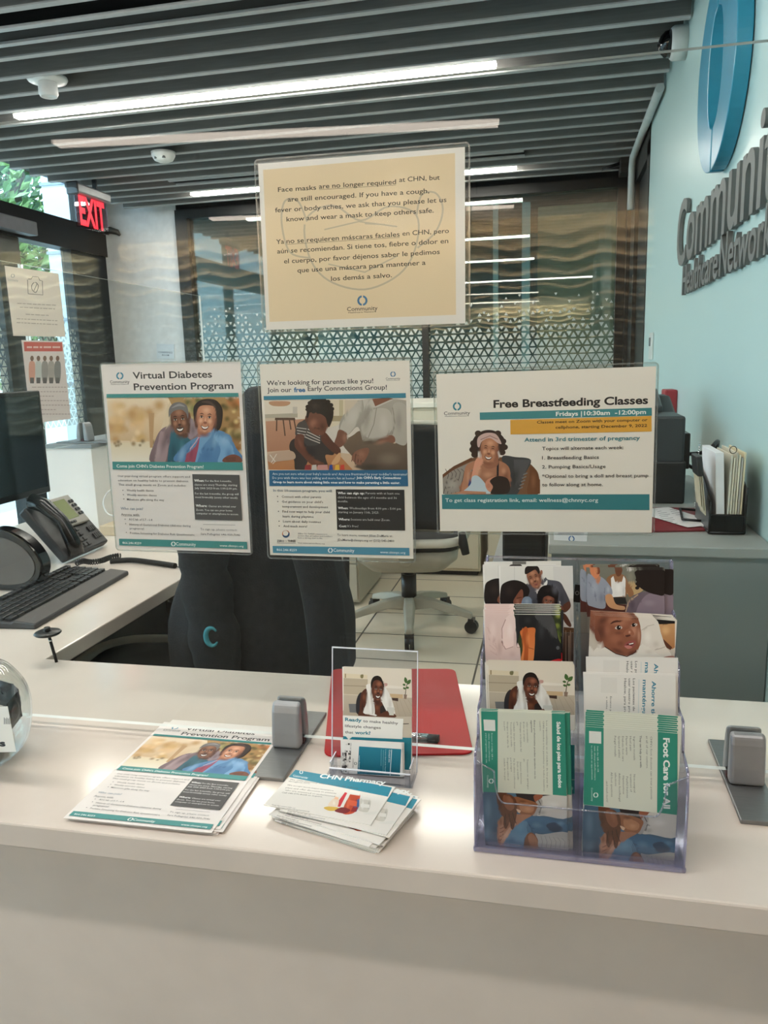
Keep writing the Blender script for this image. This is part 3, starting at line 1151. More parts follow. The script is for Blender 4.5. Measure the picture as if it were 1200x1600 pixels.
def pic_couple(S, m=lambda x, y: (x, y)):
    """an older couple in a park, traced in the crop of the diabetes poster"""
    def p(*pts):
        return [m(*q) for q in pts]
    S.rect(76, 328, 1052, 795, (214, 196, 166), (226, 206, 176))
    S.poly([(76, 328), (540, 328), (440, 640), (90, 640)], (232, 214, 186), c2=(206, 178, 140))
    bokeh(S, 110, 380, 470, 640, [(206, 168, 112), (226, 190, 140), (190, 148, 96), (236, 212, 172)], 34, 30, 80, (216, 186, 142), 4)
    S.poly([(100, 660), (480, 640), (480, 800), (100, 800)], (222, 208, 176), c2=(234, 226, 212))
    bokeh(S, 130, 640, 470, 680, [(150, 120, 84), (132, 110, 80)], 10, 14, 34, (212, 188, 148), 6)
    S.poly([(380, 440), (420, 440), (410, 690), (390, 690)], (186, 150, 110))
    S.poly([(520, 328), (1030, 328), (1052, 795), (760, 795)], (176, 142, 92), c2=(150, 104, 62))
    bokeh(S, 640, 330, 760, 560, [(120, 126, 70), (200, 186, 140), (96, 100, 58)], 18, 24, 60, (176, 148, 100), 8)
    bokeh(S, 880, 340, 1030, 780, [(96, 84, 44), (222, 196, 140), (140, 96, 52), (206, 120, 70), (84, 78, 42)], 34, 24, 62, (150, 112, 66), 9)
    # man
    S.poly([(395, 795), (420, 660), (470, 560), (560, 520), (690, 480), (745, 560), (720, 640), (600, 795)], (140, 118, 124), True, c2=(116, 96, 100))
    S.poly([(470, 570), (440, 700), (430, 795), (500, 795), (520, 650)], (158, 136, 140), True)
    S.poly([(540, 560), (525, 700), (515, 795), (640, 795), (690, 640), (640, 600)], (52, 104, 118), c2=(40, 88, 104))
    S.poly([(690, 480), (740, 550), (715, 610), (672, 618)], (150, 134, 140), True)
    S.poly([(560, 560), (640, 620), (680, 560), (660, 500)], (96, 62, 48), True)
    S.ell(672, 470, 14, 34, (118, 76, 58), 8)
    face(S, 605, 490, 68, 112, -6, (124, 82, 62), (172, 122, 96), (78, 48, 38), True, True, (70, 56, 52), -.06)
    S.poly([(527, 470), (528, 410), (560, 370), (610, 362), (655, 385), (668, 440), (664, 480), (650, 440), (615, 415), (565, 425), (540, 450)], (116, 112, 112), True)
    S.poly([(545, 405), (600, 372), (645, 395), (600, 390)], (150, 148, 150), True)
    for x, y, rx, ry, c, a, r_ in ((500, 640, 40, 130, (96, 78, 84), .7, 20), (450, 720, 30, 90, (176, 156, 158), .6, 10), (560, 720, 30, 90, (28, 70, 86), .7, 0), (620, 690, 30, 90, (80, 132, 146), .5, 0), (700, 560, 26, 60, (108, 92, 100), .7, 0)):
        S.soft(x, y, rx, ry, c, a, r_)
    # woman
    S.poly([(706, 470), (706, 400), (740, 355), (800, 338), (870, 350), (912, 410), (912, 490), (890, 560), (830, 580), (740, 560), (716, 520)], (44, 30, 28), True)
    S.poly([(740, 540), (840, 540), (850, 610), (770, 640), (740, 600)], (176, 114, 90), True)
    S.poly([(588, 795), (610, 700), (680, 640), (760, 600), (850, 562), (950, 590), (1010, 690), (1040, 795)], (96, 142, 184), True, c2=(78, 124, 170))
    S.poly([(640, 795), (660, 730), (720, 680), (752, 600), (770, 640), (720, 795)], (166, 82, 104), c2=(150, 70, 92))
    S.poly([(752, 600), (800, 610), (850, 562), (840, 600), (770, 680), (730, 795), (716, 795), (740, 690)], (112, 158, 198))
    S.poly([(850, 600), (960, 640), (1000, 740), (960, 795), (880, 795), (900, 700)], (120, 164, 204), True)
    S.line([(762, 690), (830, 706), (860, 690)], 5, (66, 108, 150))
    S.line([(690, 660), (650, 740), (620, 795)], 5, (66, 108, 150))
    S.line([(680, 700), (720, 650), (745, 610)], 7, (206, 168, 178))
    for x, y, rx, ry, c, a, r_ in ((620, 740, 36, 90, (140, 178, 210), .7, 15), (800, 740, 60, 70, (70, 110, 156), .7, 0), (930, 640, 60, 60, (150, 188, 220), .7, 20), (960, 740, 40, 70, (74, 116, 162), .7, 0), (860, 640, 30, 80, (146, 186, 216), .5, 10), (690, 740, 20, 60, (120, 52, 76), .6, 10), (780, 600, 50, 24, (120, 72, 56), .7, 0)):
        S.soft(x, y, rx, ry, c, a, r_)
    face(S, 795, 475, 72, 112, 4, (198, 138, 108), (232, 182, 152), (146, 92, 72), True, True, None, -.05)
    S.poly([(716, 480), (724, 420), (770, 385), (850, 392), (872, 440), (880, 540), (905, 500), (905, 400), (840, 345), (770, 345), (712, 400)], (44, 30, 28), True)
    S.poly([(760, 360), (820, 352), (870, 400), (820, 375)], (80, 60, 56), True)
    S.poly([(915, 775), (950, 748), (1000, 738), (1045, 760), (1048, 795), (930, 795)], (122, 74, 58), True)
    for k in range(4):
        S.line([(930 + 6 * k, 765 + 8 * k), (1010, 758 + 8 * k)], 3, (80, 46, 36))


def pic_toddler(S):
    """a toddler in a striped shirt and an adult in a pale jumper playing on the floor"""
    S.rect(57, 345, 1095, 852, (206, 192, 172), (196, 168, 142))
    S.poly([(57, 345), (400, 345), (400, 500), (57, 470)], (222, 212, 196))
    S.poly([(62, 450), (300, 440), (300, 472), (62, 478)], (176, 168, 152))
    S.poly([(100, 358), (240, 358), (222, 388), (120, 388)], (186, 142, 112), True)
    S.rect(265, 395, 298, 445, (196, 188, 176))
    S.poly([(70, 500), (400, 480), (330, 700), (80, 720)], (188, 142, 116), c2=(172, 124, 98))
    for a, b in (((150, 478), (148, 570)), ((195, 478), (210, 605)), ((240, 478), (252, 560)), ((272, 478), (290, 570))):
        S.line([a, b], 9, (86, 62, 50))
    S.poly([(138, 474), (280, 474), (285, 492), (136, 492)], (92, 70, 58))
    S.poly([(520, 345), (640, 345), (640, 600), (500, 560)], (216, 204, 180))
    S.rect(600, 345, 628, 480, (190, 178, 146))
    S.rect(540, 460, 660, 500, (166, 150, 120))
    S.poly([(500, 560), (760, 520), (760, 720), (520, 700)], (210, 202, 192), True)
    S.poly([(80, 760), (560, 700), (700, 852), (94, 852)], (186, 136, 96), c2=(176, 118, 76))
    # adult
    S.poly([(625, 660), (700, 600), (760, 570), (860, 640), (900, 700), (1095, 640), (1095, 852), (760, 852), (700, 760)], (116, 98, 82), True, c2=(90, 74, 62))
    S.poly([(620, 470), (690, 400), (760, 345), (1060, 345), (1090, 420), (1090, 640), (960, 600), (860, 650), (780, 660), (735, 540), (660, 600), (600, 560)], (170, 164, 154), True, c2=(146, 140, 130))
    S.poly([(690, 400), (760, 350), (740, 480), (660, 600), (606, 560), (640, 470)], (186, 180, 170), True)
    S.poly([(770, 345), (780, 400), (870, 400), (990, 345)], (196, 190, 180))
    S.poly([(838, 338), (860, 392), (905, 372), (990, 335), (940, 330)], (128, 84, 66))
    S.poly([(760, 560), (840, 420), (960, 420), (980, 560), (860, 640)], (184, 178, 168), True)
    S.poly([(990, 380), (1088, 400), (1090, 650), (1020, 660), (985, 600)], (178, 172, 162), True)
    S.line([(870, 400), (850, 520), (800, 640)], 5, (136, 130, 120))
    S.line([(985, 400), (1000, 500), (985, 590)], 5, (136, 130, 120))
    S.poly([(600, 560), (656, 590), (640, 660), (600, 690), (560, 680), (580, 610)], (120, 80, 64), True)
    S.poly([(800, 690), (880, 630), (980, 600), (1000, 650), (900, 690), (820, 720), (780, 790), (740, 800), (690, 770), (720, 720)], (132, 90, 72), True)
    for k in range(4):
        S.line([(700 + 20 * k, 730 + 8 * k), (690 + 24 * k, 790 + 6 * k)], 5, (84, 54, 44))
    S.poly([(720, 700), (800, 640), (1090, 690), (1095, 852), (800, 852), (720, 810)], (112, 96, 82), True, c2=(84, 70, 60))
    S.poly([(690, 770), (720, 715), (800, 690), (815, 720), (780, 790), (740, 812)], (134, 92, 74), True)
    for k in range(3):
        S.line([(720 + 22 * k, 735), (712 + 22 * k, 800)], 5, (88, 58, 46))
    for x, y, rx, ry, c, a, r_ in ((700, 460, 60, 110, (206, 202, 194), .6, 20), (800, 480, 40, 140, (136, 130, 120), .6, 10), (920, 520, 50, 110, (210, 206, 198), .5, 0), (1030, 500, 40, 120, (138, 132, 124), .6, 0), (860, 640, 120, 30, (70, 58, 50), .7, -10), (960, 770, 120, 70, (140, 124, 108), .6, 0), (820, 830, 120, 40, (60, 50, 42), .7, 0), (640, 620, 26, 50, (164, 118, 96), .6, 0), (760, 740, 40, 40, (164, 116, 94), .6, 0), (900, 650, 70, 26, (166, 118, 96), .6, -14)):
        S.soft(x, y, rx, ry, c, a, r_)
    # toddler
    S.poly([(240, 680), (290, 620), (470, 630), (560, 670), (560, 740), (500, 745), (520, 830), (470, 820), (400, 760), (360, 820), (350, 850), (285, 850), (275, 780)], (58, 50, 48), True)
    S.poly([(290, 580), (320, 510), (380, 490), (470, 590), (460, 660), (380, 680), (340, 640)], (70, 66, 66), True)
    for k in range(5):
        S.line([(330 - 8 * k + 12, 520 + 18 * k), (400, 545 + 22 * k), (462, 585 + 18 * k)], 6, (196, 190, 182))
    S.poly([(285, 600), (300, 520), (345, 500), (375, 540), (350, 610)], (78, 72, 70), True)
    for k in range(3):
        S.line([(292 + 3 * k, 545 + 20 * k), (365 - 4 * k, 555 + 22 * k)], 5, (200, 194, 186))
    S.poly([(290, 600), (345, 600), (350, 680), (420, 770), (490, 800), (470, 826), (400, 812), (330, 740), (280, 680)], (104, 64, 50), True)
    S.poly([(470, 610), (500, 580), (560, 650), (610, 700), (600, 740), (550, 720), (480, 650)], (92, 56, 44), True)
    S.poly([(362, 480), (380, 430), (500, 440), (530, 500), (500, 580), (455, 602), (400, 580), (372, 530)], (112, 70, 56), True)
    S.ell(420, 500, 40, 34, (142, 94, 76), 0, rim=(112, 70, 56))
    S.line([(425, 548), (460, 556)], 5, (50, 28, 24))
    S.line([(400, 520), (428, 528)], 5, (46, 26, 22))
    S.ell(366, 482, 12, 26, (96, 60, 48))
    S.poly([(365, 470), (370, 400), (390, 350), (450, 330), (520, 350), (556, 410), (556, 470), (530, 540), (515, 520), (500, 470), (450, 440), (395, 430), (378, 470)], (38, 28, 26), True, 6)
    for k in range(16):
        a = k * .42
        S.ell(460 + 88 * math.cos(a), 410 + 70 * math.sin(a) * (1 if math.sin(a) < 0 else .3), 17, 15, (40, 30, 28))
    for x, y, rx, ry, c, a, r_ in ((410, 520, 40, 40, (160, 110, 88), .7, 0), (480, 540, 36, 50, (60, 34, 28), .7, 0), (320, 660, 20, 60, (140, 92, 72), .6, -20), (440, 790, 40, 20, (140, 92, 72), .6, 20), (400, 720, 60, 50, (30, 26, 26), .6, 0), (430, 390, 50, 40, (74, 58, 52), .5, 0)):
        S.soft(x, y, rx, ry, c, a, r_)
    # shoe, toys
    S.poly([(90, 740), (200, 712), (270, 720), (280, 770), (180, 786), (94, 792)], (186, 160, 140), True)
    S.line([(100, 740), (140, 790), (120, 806)], 6, (222, 212, 200))
    S.line([(150, 735), (110, 800)], 5, (222, 212, 200))
    S.poly([(545, 800), (595, 730), (612, 740), (600, 790), (565, 812)], (206, 162, 120), True)
    for x0, x1, c in ((350, 400, (140, 52, 52)), (400, 440, (196, 190, 184)), (440, 520, (196, 142, 136)), (525, 555, (52, 76, 150)), (568, 604, (222, 172, 62)), (606, 640, (196, 70, 56))):
        S.poly([(x0, 852), (x0 + 6, 815), (x1 - 4, 812), (x1, 852)], c)


def pic_mother(S):
    """a mother in a wicker chair holding a baby, traced in the crop of the breastfeeding poster"""
    S.poly([(66, 686), (66, 600), (130, 550), (220, 505), (330, 500), (470, 510), (540, 560), (560, 610), (562, 686)], (120, 84, 58), True)
    S.poly([(70, 686), (74, 604), (180, 540), (250, 530), (250, 686)], (150, 142, 134), True)
    for k in range(9):
        S.line([(74 + 20 * k, 686), (100 + 20 * k, 590 - 4 * k), (84 + 20 * k, 560)], 3, (84, 76, 72))
    S.line([(66, 600), (130, 552), (220, 508)], 14, (104, 66, 42))
    S.poly([(370, 500), (440, 500), (518, 516), (480, 600), (450, 686), (390, 686), (400, 600)], (66, 66, 68), True)
    S.poly([(430, 512), (518, 514), (470, 620), (440, 640)], (84, 84, 86))
    for k in range(5):
        S.line([(478 - 6 * k, 590 + 18 * k), (500 - 6 * k, 580 + 18 * k)], 6, (120, 120, 120))
    S.poly([(515, 545), (558, 600), (556, 686), (500, 686), (510, 600)], (112, 70, 44), True)
    # body
    S.poly([(230, 560), (290, 520), (360, 520), (408, 556), (412, 640), (380, 686), (170, 686), (176, 610), (200, 590)], (176, 122, 94), True, c2=(150, 98, 74))
    S.ell(300, 590, 40, 26, (200, 148, 118), 0, rim=(172, 118, 90))
    S.poly([(345, 500), (356, 500), (354, 600), (344, 600)], (44, 36, 40))
    S.poly([(196, 610), (226, 620), (230, 686), (190, 686)], (40, 62, 120))
    S.poly([(280, 480), (345, 480), (350, 540), (300, 560), (270, 530)], (156, 104, 80), True)
    S.poly([(176, 600), (186, 550), (206, 530), (240, 520), (232, 556), (206, 580), (196, 680), (166, 680)], (180, 126, 98), True)
    S.poly([(216, 620), (225, 560), (240, 510), (270, 500), (272, 530), (250, 580), (240, 640)], (222, 158, 132), True)
    # head
    S.poly([(220, 490), (214, 440), (238, 390), (280, 365), (330, 366), (376, 396), (388, 440), (376, 490), (345, 470), (260, 470), (246, 500)], (52, 38, 34), True)
    for x, y in ((226, 430), (222, 462), (232, 488), (376, 420), (384, 450), (372, 476), (250, 380), (350, 380)):
        S.ell(x, y, 17, 15, (60, 44, 38))
    face(S, 306, 462, 46, 68, 6, (186, 128, 98), (224, 170, 138), (134, 84, 64), True, False, None, 0)
    S.poly([(246, 440), (250, 400), (290, 378), (340, 384), (368, 430), (352, 430), (310, 404), (270, 420), (256, 450)], (206, 176, 170), True)
    S.line([(262, 412), (310, 392), (350, 410)], 4, (150, 116, 112))
    for x, y, rx, ry, c, a, r_ in ((240, 640, 30, 60, (112, 68, 50), .7, 0), (390, 600, 24, 60, (118, 74, 54), .7, 0), (330, 620, 40, 30, (120, 76, 56), .7, 0), (250, 570, 24, 40, (214, 164, 134), .7, 0), (380, 570, 20, 26, (212, 160, 130), .7, 0), (200, 600, 14, 50, (212, 162, 134), .6, 0), (440, 600, 30, 70, (40, 40, 42), .6, 10), (530, 620, 20, 60, (150, 104, 72), .6, 0), (120, 640, 40, 40, (190, 182, 172), .5, 0)):
        S.soft(x, y, rx, ry, c, a, r_)
    # baby
    S.poly([(160, 684), (210, 640), (220, 600), (250, 596), (290, 640), (310, 686), (160, 686)], (188, 204, 214), True)
    S.poly([(286, 640), (300, 612), (350, 598), (360, 640), (330, 680), (300, 670)], (206, 142, 116), True)
    S.poly([(310, 620), (350, 596), (400, 610), (412, 660), (390, 686), (316, 686), (325, 650)], (48, 36, 32), True)
    S.ell(302, 646, 9, 12, (196, 130, 106))
    S.poly([(110, 686), (180, 670), (290, 676), (290, 686)], (190, 136, 108))


def pic_towel(S, x0, y0, x1, y1):
    """a woman with a towel round her neck on a mat, in a box of 1110 x 590 units (crop of the rack)"""
    def m(p):
        return (x0 + (p[0] - 100) / 1010 * (x1 - x0), y0 + (p[1] - 80) / 590 * (y1 - y0))
    sx, sy = (x1 - x0) / 1010, (y1 - y0) / 590

    def P(pts, c, sm=True, c2=None):
        S.poly([m(p) for p in pts], c, sm, 4, c2)

    def E(cx, cy, rx, ry, c, rim=None):
        S.ell(*m((cx, cy)), rx * sx, ry * sy, c, 0, 16, rim)
    P([(100, 80), (1110, 80), (1110, 460), (100, 420)], (224, 214, 198), False)
    P([(100, 410), (1110, 450), (1110, 670), (100, 670)], (190, 178, 160), False, (176, 162, 144))
    for k in range(7):
        P([(800 + 60 * k, 470), (806 + 60 * k, 470), (840 + 90 * k, 670), (832 + 90 * k, 670)], (170, 156, 138), False)
    P([(100, 216), (455, 230), (450, 420), (100, 405)], (186, 172, 150), False)
    P([(100, 300), (452, 310), (452, 318), (100, 308)], (150, 136, 116), False)
    P([(100, 160), (450, 180), (450, 226), (100, 214)], (222, 208, 180), False)
    P([(120, 165), (135, 165), (135, 215), (120, 215)], (150, 130, 96), False)
    P([(350, 180), (390, 176), (385, 216), (352, 214)], (128, 120, 84))
    P([(690, 320), (960, 330), (980, 450), (700, 430)], (216, 206, 192))
    P([(690, 300), (960, 318), (960, 340), (690, 330)], (232, 224, 212))
    P([(690, 276), (740, 280), (735, 310), (690, 308)], (200, 156, 146))
    P([(770, 400), (970, 408), (970, 458), (780, 450)], (200, 172, 136), False)
    P([(800, 448), (900, 452), (900, 490), (812, 478)], (72, 54, 48), False)
    # plant
    P([(982, 408), (1030, 412), (1020, 464), (986, 460)], (140, 118, 104), False)
    S.line([m((1005, 410)), m((1015, 330)), m((1050, 240))], 10 * sx, (70, 66, 46))
    for a, b in (((1010, 300), (965, 290)), ((1020, 280), (1000, 205)), ((1030, 290), (1085, 236)), ((1015, 330), (1060, 330)), ((1012, 345), (970, 330)), ((1025, 270), (1060, 250))):
        d = Vector((b[0] - a[0], b[1] - a[1]))
        n = Vector((-d.y, d.x)) * .3
        q = Vector(a) + d * .5
        P([a, tuple(q + n), b, tuple(q - n)], (72, 102, 52))
    # mat, body
    P([(175, 520), (290, 520), (330, 626), (190, 620)], (112, 112, 112), False)
    P([(285, 500), (320, 410), (370, 400), (360, 630), (290, 625)], (44, 42, 46))
    P([(340, 620), (350, 430), (380, 370), (440, 350), (450, 520), (440, 640)], (84, 46, 32))
    E(400, 440, 34, 60, (128, 76, 52), (84, 46, 32))
    P([(500, 470), (690, 470), (700, 660), (500, 660)], (92, 50, 34))
    E(590, 560, 50, 60, (124, 72, 50), (92, 50, 34))
    P([(640, 560), (700, 540), (730, 650), (650, 650)], (44, 34, 32))
    P([(500, 640), (560, 640), (600, 655), (660, 640), (690, 655), (690, 670), (480, 670)], (226, 222, 216))
    # towel
    P([(430, 310), (470, 285), (520, 300), (520, 400), (555, 560), (550, 650), (470, 640), (385, 630), (430, 520), (455, 420)], (232, 228, 222))
    P([(690, 310), (740, 360), (800, 450), (850, 600), (845, 660), (760, 640), (700, 560), (650, 470), (660, 430)], (228, 224, 218))
    P([(500, 380), (530, 470), (545, 600), (520, 640), (500, 520)], (204, 198, 190))
    for x, y, rx, ry, c, a in ((450, 480, 30, 120, (196, 190, 182), .7), (500, 560, 30, 90, (246, 244, 240), .7), (780, 520, 40, 100, (196, 190, 182), .7), (720, 460, 24, 80, (244, 242, 238), .6), (600, 520, 60, 40, (60, 32, 22), .7), (380, 560, 30, 80, (50, 26, 18), .7)):
        S.soft(*m((x, y)), rx * sx, ry * sy, c, a)
    # arms, phone
    P([(340, 600), (420, 640), (520, 655), (560, 668), (330, 670)], (84, 46, 32))
    P([(560, 670), (680, 620), (760, 600), (850, 640), (850, 680), (560, 690)], (92, 52, 36))
    P([(740, 560), (850, 562), (835, 655), (725, 650)], (206, 204, 196), False)
    P([(700, 640), (740, 600), (770, 640), (750, 668)], (96, 54, 38))
    # head
    face(S, *m((598, 350)), 92 * sx, 138 * sy, 4, (98, 56, 42), (168, 106, 80), (62, 34, 26), True, True, None, .14)
    P([(505, 340), (500, 270), (530, 210), (590, 188), (650, 210), (690, 290), (688, 330), (660, 270), (610, 240), (550, 250), (520, 300)], (30, 22, 20))
    E(522, 360, 12, 28, (96, 54, 40))


def pic_foot(S, m):
    """hands rubbing a bare foot above jeans, in crop units of the lower left leaflet"""
    def P(pts, c, sm=True, c2=None):
        S.poly([m(p) for p in pts], c, sm, 4, c2)
    P([(108, 180), (1035, 230), (1040, 840), (108, 785)], (84, 116, 140), False, (62, 98, 128))
    P([(108, 190), (250, 196), (300, 420), (250, 600), (280, 790), (108, 785)], (74, 104, 128))
    P([(108, 680), (170, 785), (108, 785)], (38, 50, 66), False)
    P([(460, 200), (1035, 230), (1035, 300), (700, 330), (480, 260)], (48, 40, 40), False)
    P([(700, 280), (760, 240), (1035, 240), (1035, 480), (800, 460), (690, 450), (700, 360)], (206, 202, 196))
    P([(690, 290), (740, 270), (760, 300), (740, 370), (700, 450), (650, 450), (690, 380)], (170, 166, 162))
    S.line([m((716, 284)), m((752, 350)), m((720, 440))], 9 * abs(m((1, 0))[0] - m((0, 0))[0]), (80, 78, 80))
    # folded jeans
    P([(480, 520), (600, 470), (760, 470), (960, 520), (1035, 560), (1030, 620), (860, 650), (700, 640), (620, 620), (540, 690)], (70, 112, 144))
    P([(330, 780), (430, 600), (560, 500), (640, 640), (560, 700), (540, 790)], (98, 142, 172))
    for k in range(5):
        S.line([m((560 + 20 * k, 520 + 10 * k)), m((590 + 16 * k, 580)), m((600 + 10 * k, 640))], 5 * abs(m((1, 0))[0] - m((0, 0))[0]), (44, 78, 106))
    P([(800, 560), (900, 530), (980, 600), (880, 640)], (40, 70, 98))
    # ankle and foot
    P([(440, 250), (560, 270), (700, 320), (690, 390), (650, 450), (560, 470), (500, 420), (440, 380)], (150, 98, 66))
    P([(520, 300), (660, 350), (640, 420), (520, 400)], (184, 128, 92))
    P([(520, 440), (640, 450), (560, 500), (470, 560), (400, 640), (310, 780), (280, 760), (262, 700), (260, 590), (300, 470), (400, 440)], (176, 122, 94))
    P([(470, 540), (400, 640), (320, 770), (300, 740), (380, 600)], (206, 156, 130))
    for k, (x, y) in enumerate(((300, 580), (298, 622), (300, 662), (296, 704))):
        P([(x - 40, y + 12), (x - 36, y - 10), (x, y - 20), (x + 34, y - 24), (x + 30, y), (x - 6, y + 16)], (190, 136, 110))
        S.line([m((x - 36, y + 15)), m((x, y + 18)), m((x + 34, y - 2))], 5 * abs(m((1, 0))[0] - m((0, 0))[0]), (92, 54, 40))
    # near hand
    P([(250, 200), (330, 196), (420, 230), (470, 290), (480, 390), (470, 470), (440, 600), (410, 590), (400, 520), (360, 600), (330, 560), (330, 470), (290, 420)], (104, 62, 42))
    P([(330, 230), (420, 260), (450, 360), (400, 400), (340, 340)], (144, 92, 66))
    for a, b in (((350, 440), (350, 560)), ((390, 430), (420, 570)), ((430, 420), (470, 540))):
        S.line([m(a), m(((a[0] + b[0]) / 2 - 6, (a[1] + b[1]) / 2)), m(b)], 7 * abs(m((1, 0))[0] - m((0, 0))[0]), (60, 34, 24))
    P([(660, 240), (700, 220), (760, 224), (750, 260), (700, 290), (680, 300)], (150, 90, 66))
    P([(470, 380), (520, 400), (500, 425)], (226, 190, 160))
    for x, y, rx, ry, c, a, r_ in ((160, 380, 60, 180, (112, 144, 166), .6, 0), (240, 620, 50, 160, (44, 66, 90), .7, 0), (150, 640, 50, 130, (100, 132, 156), .6, 10), (520, 580, 60, 90, (120, 164, 192), .6, 40), (420, 720, 60, 60, (60, 104, 138), .6, 40), (700, 560, 90, 50, (110, 152, 180), .6, 10), (900, 620, 110, 40, (36, 64, 92), .7, 0), (960, 540, 60, 40, (120, 160, 186), .5, 0), (860, 340, 120, 60, (234, 230, 224), .6, 0), (760, 420, 60, 40, (150, 146, 142), .6, 0), (290, 320, 40, 120, (70, 40, 28), .7, 0), (400, 290, 40, 90, (168, 114, 84), .6, -20), (380, 520, 30, 60, (140, 90, 66), .6, 0), (600, 380, 60, 40, (212, 158, 122), .7, 10), (540, 300, 60, 30, (100, 60, 40), .7, 10), (360, 660, 40, 80, (220, 174, 148), .6, 30), (300, 520, 24, 60, (120, 76, 56), .7, 0)):
        S.soft(*m((x, y)), rx * abs(m((1, 0))[0] - m((0, 0))[0]), ry * abs(m((0, 1))[1] - m((0, 0))[1]), c, a, r_)
    # knee and far leg
    P([(550, 800), (570, 700), (600, 650), (640, 640), (690, 680), (740, 810), (560, 806)], (130, 78, 52))
    P([(600, 690), (640, 650), (690, 700), (720, 800), (640, 800)], (172, 112, 80))
    P([(680, 650), (760, 660), (1035, 640), (1040, 838), (740, 812), (710, 720)], (176, 174, 170), True, (196, 192, 186))
    for k in range(6):
        S.line([m((740 + 46 * k, 670 + 6 * k)), m((760 + 50 * k, 740)), m((750 + 50 * k, 810))], 5 * abs(m((1, 0))[0] - m((0, 0))[0]), (146, 144, 142))


# ------------------------------------------------------------------ posters taped to the screen
YP = 1.0495
PLY = ((0, YP, 0), (0, 1, 0))
sleeve_m = clear_mat('laminate_sleeve', (246, 247, 246), .03, .06, bump=.12, bscale=26)
sleeve_gl = clear_mat('glossy_laminate', (246, 246, 244), .028, .10, bump=.5, bscale=9)


def sleeve(parent, S, quad_px, m, r=.006, zl=.0016):
    """clear laminate round a sheet, in the sheet's own frame; quad in photo pixels"""
    pts = []
    for u, v in quad_px:
        q = S.Mi @ on_plane(u, v, *S.plane)
        pts.append((q.x, q.y))
    (ax, ay), (bx, by), (cx, cy), (dx, dy) = pts
    x0, x1, y0, y1 = (ax + dx) / 2, (bx + cx) / 2, (cy + dy) / 2, (ay + by) / 2
    mb = MB()
    out = rrect(x0, x1, y0, y1, r)
    n = len(out)
    # a film in front of the paper that closes on the film behind it round the rim
    mb.add([(x, y, zl) for x, y in out], [tuple(range(n))])
    mb.add([(x, y, -.0012) for x, y in out], [tuple(reversed(range(n)))])
    mb.add([(x, y, zl) for x, y in out] + [(x, y, -.0012) for x, y in out], [(i, (i + 1) % n, n + (i + 1) % n, n + i) for i in range(n)])
    rim = clear_mat('laminate_rim', (222, 228, 226), .10, .15, haze=.10, hazecol=(235, 238, 238))
    iw = .0022
    inn = rrect(x0 + iw, x1 - iw, y0 + iw, y1 - iw, max(r - iw, .001))
    o = mb.build('laminate_sleeve', m, parent)
    mb = MB()
    mb.add([(x, y, zl + .0002) for x, y in out] + [(x, y, zl + .0002) for x, y in inn], [(i, (i + 1) % n, n + (i + 1) % n, n + i) for i in range(n)])
    mb.build('sealed_rim', rim, parent)
    return o


# diabetes programme poster
ZA = (150, 550, 1200 / 260)


